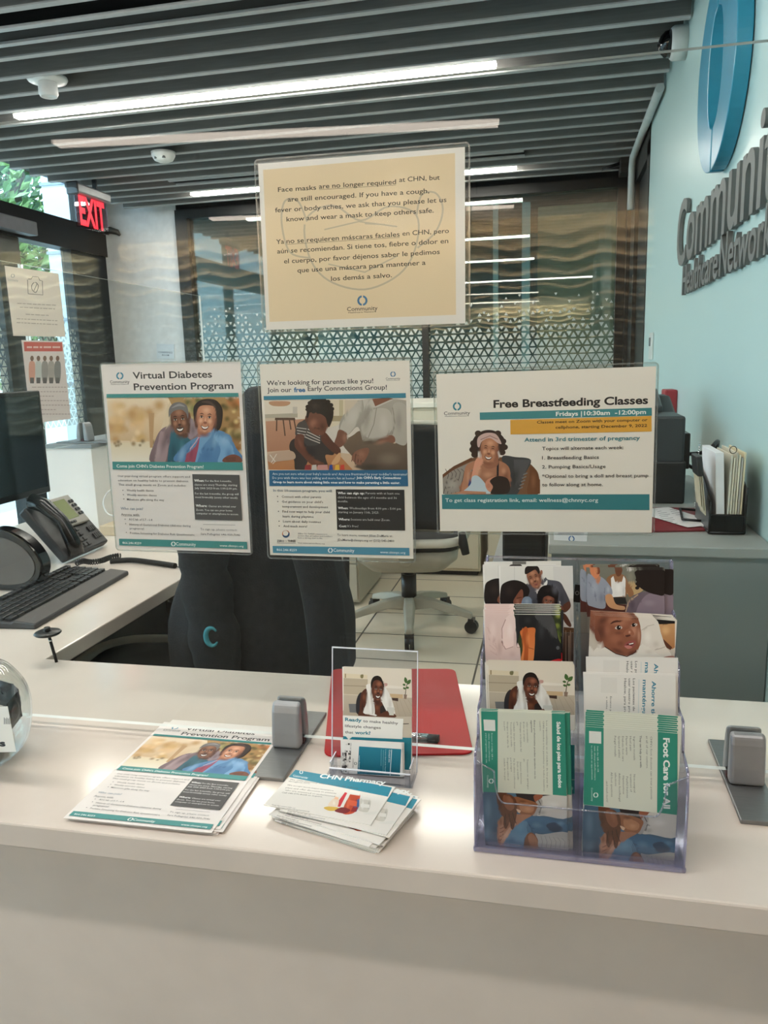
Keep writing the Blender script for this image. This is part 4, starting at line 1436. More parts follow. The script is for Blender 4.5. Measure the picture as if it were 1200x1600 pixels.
def draw_diabetes(S):
    S.paper((232, 226, 222))
    S.logo(172, 172, 27, (72, 138, 164), (54, 54, 60))
    S.text('Virtual Diabetes', 266, 193, 838, (62, 60, 62), h=48, bold=.018, res=4)
    S.text('Prevention Program', 274, 275, 992, (62, 60, 62), h=48, bold=.018, res=4)
    set_clip(S, 76, 326, 1058, 800)
    pic_couple(S)
    no_clip(S)
    S.poly([(78, 303), (1028, 295), (1030, 322), (78, 330)], TEAL)
    S.poly([(120, 790), (1058, 795), (1062, 852), (122, 846)], TEAL)
    S.text("Come join CHN's Diabetes Prevention Program!", 152, 832, 778, (238, 240, 238), h=22, bold=.012)
    g = (96, 92, 92)
    for s, x, y, x1 in (('Our year-long virtual program offers support and', 158, 900, 680), ('education on healthy habits to prevent diabetes.', 161, 931, 672), ('This small group meets on Zoom and includes:', 165, 962, 652),
                        ('Weekly health classes', 224, 1003, 418), ('Weekly exercise classes', 226, 1036, 440), ('Milestone gifts along the way', 226, 1069, 494),
                        ('A1C lab of 5.7 - 6.4', 240, 1213, 408), ('History of Gestational Diabetes (diabetes during', 244, 1249, 684), ('pregnancy)', 246, 1277, 350), ('Positive Screening for Diabetes Risk Questionnaire', 248, 1311, 712),
                        ('Sara Pellegrini: 646-939-7046', 757, 1318, 1042)):
        S.text(s, x, y, x1, g, h=15, res=1)
    for x, y in ((196, 997), (200, 1028), (203, 1059), (212, 1205), (216, 1237), (221, 1300)):
        S.ell(x, y, 3.5, 3.5, g, n=8, same=True)
    S.text('Who can join?', 181, 1136, 342, (104, 128, 150), h=19, res=1)
    S.text('Anyone with:', 184, 1178, 318, (90, 88, 90), h=16, res=1, ul=True)
    S.poly([(696, 880), (1036, 886), (1056, 1216), (716, 1208)], (84, 82, 82))
    wt = (226, 224, 222)
    S.text('When:', 710, 934, 782, (240, 240, 238), h=17, bold=.03, res=1)
    S.text('For the first 6-months,', 790, 935, 980, wt, h=14, res=1)
    for s, x, y, x1 in (('classes are every Thursday, starting', 712, 962, 1020), ('July 20th 2023 from 1:00-2:00 pm.', 714, 987, 1020), ('For the last 6-months, the group will', 716, 1026, 1030), ('meet bi-weekly (every other week).', 718, 1052, 1026),
                        ('Zoom. You can use your home', 724, 1144, 985), ('computer or smartphone to access.', 726, 1169, 1030)):
        S.text(s, x, y, x1, wt, h=14, res=1)
    S.text('Where:', 722, 1115, 804, (240, 240, 238), h=17, bold=.03, res=1)
    S.text('Classes are virtual over', 812, 1117, 1012, wt, h=14, res=1)
    S.line([(774, 1243), (1006, 1247)], 2.5, (120, 116, 116))
    S.text('To sign up, please contact:', 754, 1283, 1020, (112, 112, 114), h=15, res=1)
    S.poly([(168, 1345), (1090, 1368), (1094, 1420), (170, 1393)], TEAL)
    S.text('866.246.8259', 194, 1382, 330, (236, 240, 238), h=16, bold=.015, res=1)
    S.logo(560, 1383, 17, (240, 244, 242), (240, 244, 242), words=False)
    S.text('Community', 580, 1394, 722, (240, 244, 242), h=24, res=2)
    S.text('www.chnnyc.org', 894, 1402, 1066, (236, 240, 238), h=16, bold=.01, res=1)
    return S


def poster(name, label, S, sleeve_quad, m=sleeve_m, group='notices taped to the front screen'):
    t = thing(name, label, 'poster', mx=S.M, group=group)
    S.build('printed_sheet', t)
    if sleeve_quad:
        sleeve(t, S, sleeve_quad, m)
    return t


SA = draw_diabetes(Sheet([(35, 88), (1040, 72), (1115, 1445), (150, 1418)], ZA, PLY))
poster('diabetes_poster', 'poster of a smiling older couple on the glass screen, leftmost of the four', SA, [(157, 567), (381, 562), (394, 867), (181, 860)])

# early connections poster
ZB = (400, 550, 1200 / 260)
S = Sheet([(25, 88), (1108, 62), (1135, 1490), (103, 1465)], ZB, PLY)
S.paper((232, 226, 216))
S.logo(988, 160, 20, (70, 120, 160), (70, 70, 74))
S.text("We're looking for parents like you!", 78, 240, 846, (52, 50, 54), h=33, bold=.012, res=3)
S.text('Join our', 82, 291, 256, (52, 50, 54), h=33, bold=.012, res=3)
S.text('free', 274, 289, 356, (62, 112, 160), h=33, bold=.035, res=3)
S.text('Early Connections Group!', 374, 281, 944, (52, 50, 54), h=33, bold=.012, res=3)
set_clip(S, 57, 333, 1094, 852)
pic_toddler(S)
no_clip(S)
S.poly([(55, 318), (1080, 296), (1082, 330), (57, 346)], TEALB)
S.poly([(95, 853), (1094, 850), (1098, 968), (98, 966)], (44, 100, 138))
w_ = (216, 224, 230)
S.text("Are you not sure what your baby's needs are? Are you frustrated by your toddler's tantrums?", 120, 886, 1092, w_, h=17, res=1)
S.text('Do you wish there was less yelling and more fun at home?', 120, 915, 716, w_, h=17, res=1)
S.text("Join CHN's Early Connections", 726, 914, 1046, (240, 244, 246), h=17, bold=.025, res=1)
S.text('Group to learn more about raising little ones and how to make parenting a little easier.', 122, 945, 1040, (240, 244, 246), h=17, bold=.025, res=1)
S.text('In this 10-session program, you will:', 126, 1006, 552, (92, 112, 130), h=18, bold=.008, res=1)
for s, x, y, x1 in (('Connect with other parents', 186, 1050, 470), ("Get guidance on your child's", 188, 1086, 484), ('temperament and development', 190, 1121, 520), ('Find new ways to help your child', 192, 1157, 532), ('learn during playtime', 194, 1192, 416), ('Learn about daily routines', 196, 1228, 468), ('And much more!', 198, 1262, 370)):
    S.text(s, x, y, x1, (74, 72, 74), h=16, bold=.006, res=1)
for x, y in ((156, 1041), (158, 1078), (163, 1149), (167, 1220), (168, 1254)):
    S.ell(x, y, 4, 4, (74, 72, 74), n=8, same=True)
S.poly([(576, 990), (1070, 993), (1076, 1287), (586, 1282)], (48, 46, 46))
hw, lw_ = (240, 238, 236), (206, 204, 202)
for s, x, y, x1, b in (('Who can sign up:', 590, 1024, 784, 1), ('Parents with at least one', 792, 1025, 1036, 0), ('child between the ages of 6 months and 36', 590, 1055, 1016, 0), ('months.', 592, 1083, 664, 0), ('When:', 592, 1132, 666, 1), ('Wednesdays from 4:00 pm - 5:00 pm', 674, 1133, 1046, 0),
                       ('starting on January 11th, 2023.', 594, 1161, 888, 0), ('Where:', 596, 1213, 678, 1), ('Sessions are held over Zoom.', 684, 1214, 968, 0), ('Cost:', 598, 1262, 654, 1), ("It's free!", 660, 1262, 738, 0)):
    S.text(s, x, y, x1, hw if b else lw_, h=16, bold=.03 if b else 0, res=1)
S.text('To learn more, contact Jillian DeMaria at:', 586, 1326, 986, (100, 98, 98), h=16, res=1)
S.text('JDeMaria@chnnyc.org or (212) 545-2400', 588, 1361, 998, (80, 78, 80), h=16, bold=.006, res=1)
# the round emblem of the partner, its name and mission lines
for a0, a1, c in ((-210, -20, (206, 122, 74)), (-20, 150, (52, 86, 124))):
    pts = [(216 + 27 * math.cos(R(a)), 1312 + 27 * math.sin(R(a))) for a in range(a0, a1 + 1, 10)]
    pin = [(214 + 20 * math.cos(R(a)), 1306 + 19 * math.sin(R(a))) for a in range(a0, a1 + 1, 10)]
    S.poly(pts + pin[::-1], c, same=True)
S.layer += 1
S.text('ZERO', 152, 1369, 206, (70, 70, 76), h=15, bold=.02, res=1).text('TO', 211, 1367, 226, (70, 70, 76), h=8, res=1).text('THREE', 230, 1369, 286, (70, 70, 76), h=15, bold=.02, res=1)
S.line([(152, 1377), (288, 1378)], 3, (110, 110, 116))
for s, y, x1 in (("ZERO TO THREE's mission is to", 1314, 516), ('ensure that all babies and toddlers', 1329, 550), ('have a strong start in life.', 1344, 482), ('Visit www.zerotothree.org', 1381, 496)):
    S.text(s, 302, y, x1, (120, 118, 120), h=10, res=1)
S.poly([(120, 1398), (1106, 1412), (1108, 1468), (123, 1448)], (78, 140, 166))
S.text('866.246.8259', 150, 1433, 296, (230, 238, 242), h=17, bold=.015, res=1)
S.logo(537, 1430, 18, (240, 244, 246), (240, 244, 246), words=False)
S.text('Community', 560, 1440, 710, (240, 244, 246), h=25, res=2)
S.text('www.chnnyc.org', 896, 1450, 1078, (230, 238, 242), h=16, bold=.01, res=1)
poster('parents_poster', 'poster of a toddler playing beside an adult on the glass screen, second from left', S, [(404, 562), (643, 560), (651, 878), (416, 874)], sleeve_m)

# breastfeeding classes poster
ZD = (670, 560, 1200 / 370)
S = Sheet([(40, 82), (1152, 38), (1130, 885), (55, 873)], ZD, PLY)
S.paper((236, 230, 220))
S.logo(143, 243, 22, (48, 128, 146), (40, 40, 44), tw=3.0)
S.text('Free Breastfeeding Classes', 328, 250, 1110, (34, 32, 34), h=38, bold=.03, res=4)
set_clip(S, 64, 360, 564, 690)
pic_mother(S)
no_clip(S)
S.poly([(258, 274), (1130, 250), (1130, 290), (259, 311)], (66, 138, 144))
S.text('Fridays |10:30am  -12:00pm', 644, 292, 1100, (238, 240, 236), h=21, bold=.025, res=3)
S.poly([(413, 312), (1128, 292), (1129, 370), (414, 385)], (222, 166, 70))
S.text('Classes meet on Zoom with your computer or', 548, 330, 1108, (52, 42, 30), h=14, bold=.02, res=2)
S.text('cellphone, starting December 9, 2022', 642, 356, 1106, (52, 42, 30), h=14, bold=.02, res=2)
S.text('Attend in 3rd trimester of pregnancy', 484, 422, 1070, (74, 134, 146), h=20, bold=.02, res=2)
for s, y, x1 in (('Topics will alternate each week:', 465, 986), ('1. Breastfeeding Basics', 512, 862), ('2. Pumping Basics/Usage', 558, 896), ('*Optional to bring a doll and breast pump', 605, 1112), ('to follow along at home.', 648, 882)):
    S.text(s, 574, y, x1, (46, 44, 46), h=17, bold=.008, res=2)
S.poly([(66, 690), (1118, 688), (1118, 768), (68, 763)], (56, 126, 134))
S.text('To get class registration link, email: wellness@chnnyc.org', 84, 727, 858, (226, 234, 232), h=18, bold=.01, res=2)
poster('breastfeeding_poster', 'landscape poster of a mother nursing a baby on the glass screen, rightmost of the four', S, [(681, 580), (1029, 563), (1023, 838), (679, 833)], sleeve_m)

# mask notice
ZF = (380, 210, 1200 / 380)
S = Sheet([(75, 145), (1095, 62), (1095, 932), (112, 965)], ZF, PLY)
S.paper((226, 224, 220))
S.poly([(98, 175), (1045, 92), (1050, 890), (130, 925)], (222, 204, 172))
g = (186, 176, 156)
# outline drawing of a face mask behind the words
S.line(spline([(310, 420), (440, 350), (580, 425), (720, 355), (855, 400), (850, 560), (770, 690), (600, 765), (420, 720), (325, 600)], True, 6), 9, g)
S.line(spline([(315, 430), (270, 330), (205, 330), (190, 440), (230, 580), (330, 610)], False, 6), 9, g)
S.line(spline([(855, 400), (880, 300), (950, 290), (985, 370), (950, 480), (860, 560)], False, 6), 9, g)
S.line([(400, 470), (570, 430), (760, 455)], 7, g)
S.line([(420, 640), (600, 680), (760, 600)], 7, g)
S.line([(600, 440), (700, 445)], 7, g)
tx = (40, 36, 34)
rows = [(('Face masks ', 172, 284, 360, 0), ('are no longer required', 374, 268, 754, 1), ('at CHN, but', 770, 235, 970, 0)), (('are still encouraged. If you have a cough,', 220, 332, 918, 0),), (('fever or body aches, we ask that you please let us', 158, 385, 1003, 0),), (('know and wear a mask to keep others safe.', 214, 430, 940, 0),),
        (('Ya', 163, 541, 202, 0), ('no se requieren máscaras faciales', 214, 538, 772, 1), ('en CHN, pero', 786, 500, 1015, 0)), (('aún se recomiendan. Si tiene tos, fiebre o dolor en', 168, 588, 1012, 0),), (('el cuerpo, por favor déjenos saber le pedimos', 202, 637, 970, 0),), (('que use una máscara para mantener a', 268, 682, 900, 0),), (('los demás a salvo.', 434, 723, 734, 0),)]
for row in rows:
    for s, x, y, x1, u in row:
        S.text(s, x, y, x1, tx, h=23, bold=.008, res=3, ul=bool(u), y1=y - (x1 - x) * .0615)
S.logo(588, 820, 26, (72, 120, 160), (52, 52, 60), tw=2.9)
poster('mask_notice', 'beige notice about face masks high on the glass screen, topmost of the four', S, [(396, 250), (735, 221), (735, 508), (412, 521)], sleeve_gl)

# notices on the side pane, seen from behind
XP = -1.7165
PLX = ((XP, 0, 0), (1, 0, 0))
S = Sheet([(8, 415), (93, 428), (101, 526), (20, 525)], (0, 0, 1), PLX)
S.paper((222, 208, 196))
S.logo(20, 431, 3.2, (150, 150, 150), (140, 140, 140))
S.line([(44, 436), (49, 436), (51, 432), (60, 433), (62, 438), (66, 439), (67, 461), (44, 459), (43, 437)], 1.1, (96, 92, 92))
S.line(spline([(55, 441), (60, 447), (56, 457), (50, 452), (50, 445)], True, 4), 1.1, (96, 92, 92))
S.line([(53, 454), (58, 443)], 1, (96, 92, 92))
for y, a, b in ((475, 27, 90), (481, 31, 86), (492, 40, 76), (499, 26, 92), (505, 26, 92)):
    x = a
    while x < b - 2:
        e = min(b, x + 3 + (x * 7 + y) % 6)
        S.line([(x, y - 1 + (x - a) * .05), (e, y - 1 + (e - a) * .05)], 1.3, (168, 155, 146))
        x = e + 1.3
poster('camera_notice', 'beige notice with a crossed out camera drawing on the left side glass', S, None, group='notices on the side glass')
S = Sheet([(35, 532), (98, 533), (111, 655), (47, 662)], (0, 0, 1), PLX)
S.paper((214, 200, 196))
S.poly([(37, 534), (97, 535), (98, 549), (38, 549)], (196, 92, 84))
for a, b in ((42, 50), (52, 60), (62, 66), (68, 80), (82, 94)):
    S.line([(a, 542.5), (b, 542.5)], 3, (222, 178, 170))
rr = random.Random(12)
for k, c in enumerate(((206, 150, 132), (186, 186, 182), (146, 138, 134), (160, 150, 144), (128, 124, 122))):
    x = 50 + 10 * k
    S.poly([(x - 4, 566), (x + 4, 566), (x + 5, 584), (x + 3, 597), (x - 3, 597), (x - 5, 584)], c, True)
    S.ell(x, 560, 2.8, 4.2, (120, 92, 80))
    S.poly([(x - 3, 590), (x + 3, 590), (x + 3, 599), (x - 3, 599)], (96, 88, 88))
for k in range(7):
    x, b = 50 + k, 104 + k - (20 if k % 3 == 2 else 0)
    while x < b - 2:
        e = min(b, x + 3 + (x * 5 + k * 3) % 6)
        S.line([(x, 605 + 7 * k), (e, 605 + 7 * k)], 1.3, (172, 154, 150))
        x = e + 1.3
poster('people_notice', 'pale notice with a red heading and a row of people on the left side glass', S, None, group='notices on the side glass')

# ------------------------------------------------------------------ flyers left of the clamp
zf = ZC + .0062
corner = Vector((-.622, .810, 0))
fw, fl = .2085 / SA.W, .2794 / SA.H
ang = R(.5)
flyer_me = SA.build('diabetes_flyer')
COL.objects.unlink(flyer_me)


def flat_sheet(proto, x, y, z, ang, sx, sy, H, name=None, rough=None):
    """a copy of a printed sheet lying flat; x, y = its lower left corner"""
    o = proto.copy()
    COL.objects.link(o)
    up = Vector((-math.sin(ang), math.cos(ang), 0)) * H * sy
    o.matrix_world = Matrix.Translation((x + up.x, y + up.y, z)) @ Matrix.Rotation(ang, 4, 'Z') @ Matrix.Diagonal((sx, sy, 1, 1))
    return o


for k in range(6):
    dx, dy, da = ((0, 0, 0), (.007, .012, -.4), (.012, .006, .3), (.004, .003, .2), (.010, .010, -.2), (.006, .004, 0))[k]
    o = flat_sheet(flyer_me, corner.x + dx, corner.y + dy, zf - .001 * k, ang + R(da), fw, fl, SA.H)
    tag(o, 'topmost flyer of the couple on the flyer pile, on the counter left of the clamp' if k == 0 else 'flyer lying under the topmost flyer of the couple, on the counter left of the clamp', 'flyer', 'diabetes flyers on the counter')

# ------------------------------------------------------------------ pharmacy cards
ZP5 = (60, 1000, 1.875)
S = Sheet([(745, 376), (1035, 432), (985, 540), (668, 487)], ZP5, ((0, 0, ZC + .0165), (0, 0, 1)))
S.paper((228, 224, 218), .0011)
BL_ = (44, 134, 158)
S.poly([(744, 376), (1036, 432), (1024, 459), (727, 400)], BL_)
S.logo(770, 387, 5.5, (232, 240, 240), (232, 240, 240), tw=4.6)
S.text('CHN Pharmacy', 822, 403, 1015, (238, 242, 240), h=12, bold=.03, res=4, y1=424)
for s, x, y, x1, y1 in (('The CHN Pharmacy offers free next day delivery', 736, 410, 936, 436), ('throughout NYC.', 732, 415, 796, 422), ('We accept most major insurance', 728, 426, 864, 443), ('plans and offer discounts to patients', 724, 434, 872, 451), ('who are uninsured or underinsured.', 722, 441, 870, 460), ('Call 646.570.8028 to inquire.', 712, 448, 832, 461), ('Scan for more info or', 683, 484, 752, 494), ('visit chnnyc.info/chnpharmacy', 680, 489, 794, 504)):
    S.text(s, x, y, x1, (90, 86, 84), h=3.6, res=1, y1=y1)
# bottles and tablets
S.poly([(890, 505), (918, 446), (941, 452), (940, 470), (925, 506)], (196, 74, 42), True)
S.poly([(913, 452), (916, 441), (941, 447), (941, 456)], (226, 222, 216))
S.poly([(868, 487), (898, 446), (905, 448), (884, 489)], (206, 38, 52))
S.poly([(848, 486), (862, 466), (878, 464), (880, 476), (872, 492)], (232, 214, 194), True)
S.poly([(866, 466), (870, 458), (880, 462), (878, 468)], (240, 196, 160))
S.poly([(936, 494), (944, 464), (972, 466), (972, 490), (964, 504), (944, 502)], (204, 200, 190), True)
S.poly([(946, 466), (948, 458), (974, 463), (974, 470)], (224, 220, 214))
S.poly([(920, 500), (926, 476), (940, 464), (940, 486), (932, 503)], (58, 96, 150))
S.poly([(914, 503), (922, 488), (936, 490), (930, 504)], (150, 30, 36))
for x, y, rx, ry, c, a, r_ in ((908, 480, 7, 24, (236, 120, 80), .8, 12), (930, 478, 5, 20, (140, 40, 22), .8, 12), (950, 484, 6, 18, (236, 234, 228), .9, 5), (968, 484, 5, 18, (160, 158, 150), .9, 5), (866, 478, 6, 10, (250, 240, 226), .7, 0)):
    S.soft(x, y, rx, ry, c, a, r_)
S.poly([(912, 447), (914, 438), (942, 444), (941, 453)], (236, 232, 226))
S.poly([(944, 480), (970, 482), (970, 492), (944, 490)], (226, 224, 218))
S.poly([(908, 468), (934, 473), (932, 488), (905, 483)], (222, 96, 62))
S.poly([(836, 492), (850, 488), (880, 492), (870, 500), (850, 500)], (214, 176, 70), True)
S.poly([(868, 500), (890, 490), (914, 498), (900, 508), (880, 506)], (126, 26, 34), True)
S.poly([(950, 508), (990, 502), (1000, 508), (970, 512)], (222, 220, 214), True)
card = S.build('pharmacy_card')
cm = card.matrix_world.copy()
cx_ = Vector(cm.col[0][:3])
cy_ = Vector(cm.col[1][:3])
spots = [(0, 0, 0), (.030, -.004, -3), (.042, .004, -7), (.036, .006, -5)]
for k in range(13):
    if k == 0:
        o = card
    else:
        o = card.copy()
        COL.objects.link(o)
    dx, dy, da = spots[k] if k < 4 else (.033 + .006 * math.sin(k * 2.1), -.008 + .004 * math.cos(k * 1.7), -8 + 1.5 * math.sin(k))
    o.matrix_world = Matrix.Translation((dx * cx_ + dy * cy_) + Vector((0, 0, -.00125 * k))) @ Matrix.Translation(cm.translation) @ Matrix.Rotation(R(da), 4, 'Z') @ Matrix.Translation(-cm.translation) @ cm
    lb = ('topmost card of the pharmacy cards in front of the acrylic holder', 'second pharmacy card from the top, sticking out to the right under the topmost', 'third pharmacy card from the top, turned clockwise and sticking out furthest right', 'pharmacy card low in the pile in front of the acrylic holder')[min(k, 3)]
    tag(o, lb, 'card', 'pharmacy cards on the counter')

# ------------------------------------------------------------------ red clipboard
acr = clear_mat('clear_acrylic', (246, 247, 250), .05, 0.0)
acr_edge = mat('acrylic_edge', (226, 228, 238), .15, spec=.8)
acr_rim = clear_mat('acrylic_rim', (236, 237, 244), .12, .06, haze=.09, hazecol=(232, 234, 244))
c4 = [onZ(*q, ZC + .003) for q in ((518.5, 1045), (711, 1045), (740, 1177), (506, 1181))]
t = thing('red_clipboard', 'red plastic clipboard lying behind the glass under the acrylic holder', 'clipboard', (0, 0, 0))
pts = []
for i in range(4):
    p, a, b = c4[i], c4[i - 1], c4[(i + 1) % 4]
    u = p + (a - p).normalized() * .018
    v = p + (b - p).normalized() * .018
    for j in range(6):
        s = j / 5
        q = u * (1 - s) ** 2 + p * 2 * s * (1 - s) + v * s * s
        pts.append((q.x, q.y))
MB().prism(pts, ZC + .0004, ZC + .0034).build('board', mat('red_plastic', (176, 26, 30), .5, var=.03, spec=.3), t, bevel=.0008)
q0, q1 = onZ(598, 1166, ZC + .006), onZ(682, 1168, ZC + .006)
chrome = mat('chrome', (205, 205, 205), .12, 1.0, var=.02)
yc = 1.098
MB().box(q0.x, q1.x, yc - .012, yc + .012, ZC + .0034, ZC + .006).cyl((q0.x, yc, ZC + .009), (q1.x, yc, ZC + .009), .0042).cyl((q0.x + .01, yc + .009, ZC + .008), (q1.x - .01, yc + .009, ZC + .008), .003).build('clip', chrome, t)
MB().cyl((q1.x - .016, yc, ZC + .0095), (q1.x + .001, yc, ZC + .0095), .0056).build('clip_end', blackp, t)

# ------------------------------------------------------------------ acrylic holder with leaflet and visiting cards
PH = ((0, 1.003, ZC), (0, -1, .165))
Z8 = (505, 1000, 1164 / 160)
q = [on_plane(Z8[0] + x / Z8[2], Z8[1] + y / Z8[2], *PH) for x, y in ((106, 82), (1080, 120), (1062, 1590), (80, 1530))]
t = thing('acrylic_holder', 'small clear acrylic holder with a leaflet and cards, in front of the red clipboard', 'leaflet holder', (0, 0, 0))
x0, x1 = (q[0].x + q[3].x) / 2, (q[1].x + q[2].x) / 2
zt = q[0].z
n_ = Vector(PH[1]).normalized()


def slanted(x0, x1, z0, z1, off, th):
    """a plate parallel to the holder's leaning back"""
    def Y(z):
        return 1.003 + .165 * (z - ZC)
    vs = []
    for z in (z0, z1):
        for x in (x0, x1):
            vs.append(Vector((x, Y(z), z)) + n_ * off)
            vs.append(Vector((x, Y(z), z)) + n_ * (off + th))
    return vs, [(0, 2, 6, 4), (1, 5, 7, 3), (0, 1, 3, 2), (4, 6, 7, 5), (0, 4, 5, 1), (2, 3, 7, 6)]


mb = MB()
mb.add(*slanted(x0, x1, ZC + .002, zt, -.0035, .0022))
mb.build('back_plate', acr, t)
mb = MB()
mb.add(*slanted(x0, x1, zt - .0012, zt + .0004, -.0038, .0028))
mb.add(*slanted(x0, x0 + .0012, ZC + .002, zt, -.0038, .0028)).add(*slanted(x1 - .0012, x1, ZC + .002, zt, -.0038, .0028))
mb.build('edge', acr_edge, t)
MB().box(x0, x1, .965, 1.005, ZC + .0002, ZC + .002).build('base', acr, t)
mb = MB()
mb.box(x0 + .010, x1 - .002, .962, .964, ZC + .002, ZC + .022).box(x0 + .010, x0 + .012, .964, .995, ZC + .002, ZC + .03).box(x1 - .004, x1 - .002, .964, .995, ZC + .002, ZC + .03)
mb.build('pocket', acr, t)
MB().box(x0 + .010, x1 - .002, .9615, .9645, ZC + .0215, ZC + .0225).box(x0 + .010, x0 + .0115, .9645, .995, ZC + .0295, ZC + .0305).box(x1 - .0035, x1 - .002, .9645, .995, ZC + .0295, ZC + .0305).build('pocket_edge', acr_edge, t)

S = Sheet([(235, 300), (1012, 340), (1000, 1470), (214, 1430)], Z8, (Vector((0, 1.003, ZC)) + n_ * .001, PH[1]))
S.paper((234, 230, 224), .0002)
set_clip(S, 225, 300, 1012, 910)
pic_towel(S, 232, 300, 1016, 850)
no_clip(S)
S.poly([(225, 800), (1012, 800), (1004, 1120), (222, 1100)], (196, 186, 170))
set_clip(S, 222, 300, 1012, 890)
pic_towel(S, 232, 300, 1016, 870)
no_clip(S)
S.line([(906, 952), (975, 950)], 8, (60, 54, 50))
S.poly([(218, 1085), (1005, 1110), (996, 1580), (208, 1540)], (40, 128, 146))
S.poly([(225, 856), (912, 894), (902, 1125), (330, 1100), (290, 1132), (262, 1094), (220, 1088)], (236, 234, 228))
S.text('Ready', 250, 918, 438, (44, 126, 146), h=38, bold=.03, res=3, y1=930)
S.text('to make healthy', 456, 932, 852, (70, 66, 66), h=30, bold=.01, res=3, y1=958)
S.text('lifestyle changes', 250, 988, 656, (70, 66, 66), h=30, bold=.01, res=3, y1=1010)
S.text('that', 250, 1058, 342, (70, 66, 66), h=30, bold=.01, res=3, y1=1064)
S.text('work?', 362, 1066, 540, (44, 126, 146), h=36, bold=.03, res=3, y1=1074)
o = S.build('leaflet')
tag(o, 'leaflet of a woman with a towel asking about healthy changes, in the small acrylic holder', 'leaflet')

S = Sheet([(222, 1148), (918, 1186), (884, 1556), (190, 1512)], Z8, (Vector((0, 1.003, ZC)) + n_ * .016, PH[1]))
S.paper((232, 230, 226), .0004)
rr = random.Random(5)
for k in range(46):
    x, y = rr.uniform(222, 318), rr.uniform(1158, 1500)
    x -= (y - 1158) * .09
    w_, h_ = rr.uniform(10, 34), rr.uniform(12, 46)
    S.rect(x, y, min(x + w_, 322 - (y - 1158) * .06), y + h_, rr.choice([(60, 58, 58), (120, 118, 118), (190, 188, 186), (90, 88, 88), (214, 212, 208)]))
S.logo(368, 1403, 17, (70, 90, 96), (60, 60, 60), words=False)
S.text('Community', 334, 1345, 334, (60, 58, 58), h=16, rot=1, y1=1452, res=1)
S.poly([(408, 1208), (888, 1240), (872, 1548), (388, 1520)], (36, 126, 150), c2=(20, 92, 112))
S.text('www.chnnyc.org', 406, 1310, 402, (220, 234, 236), h=14, rot=1, y1=1502, res=1)
S.text('Contact me', 748, 1246, 744, (226, 236, 238), h=16, rot=1, y1=1390, bold=.02, res=1)
for j, (a, b) in enumerate(((1244, 1510), (1250, 1500), (1240, 1430))):
    if j == 0:
        S.text('Lower East Side Health', 706, a, 700, (180, 214, 220), h=11, rot=1, y1=b, res=1)
    else:
        S.line([(710 - 24 * j, a), (705 - 24 * j, b)], 4, (120, 178, 188))
S.line([(778, 1246), (760, 1546)], 7, (214, 228, 230))
vc = S.build('visiting_card')
tag(vc, 'front teal visiting card in the pocket of the small acrylic holder', 'visiting card', 'visiting cards in the acrylic holder')
for k in range(1, 6):
    o = vc.copy()
    COL.objects.link(o)
    o.matrix_world = Matrix.Translation(-n_ * .0012 * k + Vector((.0018 * (k % 3 - 1), 0, .0006 * (k % 2)))) @ vc.matrix_world
    tag(o, 'teal visiting card behind the front one in the small acrylic holder', 'visiting card', 'visiting cards in the acrylic holder')

# ------------------------------------------------------------------ brochure rack
RX0, RX1, RXM = -.0865, .1535, .0335
tiers = [(.845, .874), (.892, .921), (.940, .969), (.988, 1.017)]   # front and back of each pocket
floor_z = [.752, .790, .838, .886]
front_z = [.862, .902, .952, 1.000]
violet = clear_mat('violet_acrylic_edge', (222, 221, 236), .12, .05, haze=.22, hazecol=(200, 198, 228))
t = thing('brochure_rack', 'tall clear acrylic brochure rack of four tiers on the counter', 'brochure rack', (0, 0, 0))
side = [(.840, ZC + .001), (1.034, ZC + .001), (1.034, 1.058), (1.022, 1.058), (1.012, 1.0), (.984, 1.0), (.972, .952), (.937, .952), (.926, .902), (.889, .902), (.880, .868), (.846, .862), (.840, .84)]
for x in (RX0, RXM - .0015, RX1 - .003):
    MB().prism(side, x, x + .003, 'x').build('side_wall' if x != RXM - .0015 else 'divider', acr, t)
    if x != RXM - .0015:
        mb = MB()
        for i in range(len(side)):
            a_, b_ = side[i - 1], side[i]
            mb.tube([(x + .0015, a_[0], a_[1]), (x + .0015, b_[0], b_[1])], .0017, 6)
        mb.build('side_edge', violet, t)
MB().box(RX0 + .003, RX1 - .003, 1.030, 1.033, ZC + .004, 1.0575).build('back_wall', acr, t)
MB().box(RX0 + .003, RX1 - .003, 1.0295, 1.0335, 1.056, 1.0585).build('back_edge', acr_rim, t)
for k, (ya, yb) in enumerate(tiers):
    if k:
        MB().box(RX0 + .003, RX1 - .003, ya - .004, ya - .0015, floor_z[k] - .04, front_z[k] - .03).build('front_wall', acr, t)
    MB().box(RX0 + .003, RX1 - .003, ya - .0015, yb, floor_z[k] - .002, floor_z[k]).build('pocket_floor', acr, t)
# lowest front wall: dips in the middle of both pockets
z_hi, z_lo = .858, .806
pts = [(RX0 + .003, ZC + .006), (RX1 - .003, ZC + .006)]
xs = (RX1 - .003, RX1 - .026, RXM + .02, RXM, RXM - .02, RX0 + .026, RX0 + .003)
pts += [(RX1 - .003, z_hi)] + [(RX1 - .024 - .012 * (1 - math.cos(R(a))), z_hi - .012 - (z_hi - z_lo - .012) * math.sin(R(a))) for a in range(0, 91, 15)] + [(RX0 + .024 + .012 * (1 - math.cos(R(a))) , z_hi - .012 - (z_hi - z_lo - .012) * math.sin(R(a))) for a in range(90, -1, -15)] + [(RX0 + .003, z_hi)]
MB().prism(pts, .8405, .843, 'y').build('front_wall', acr, t)
mb = MB()
for i in range(2, len(pts) - 1):
    mb.tube([(pts[i][0], .8418, pts[i][1]), (pts[i + 1][0], .8418, pts[i + 1][1])], .0011, 6)
mb.build('front_edge', acr_rim, t)
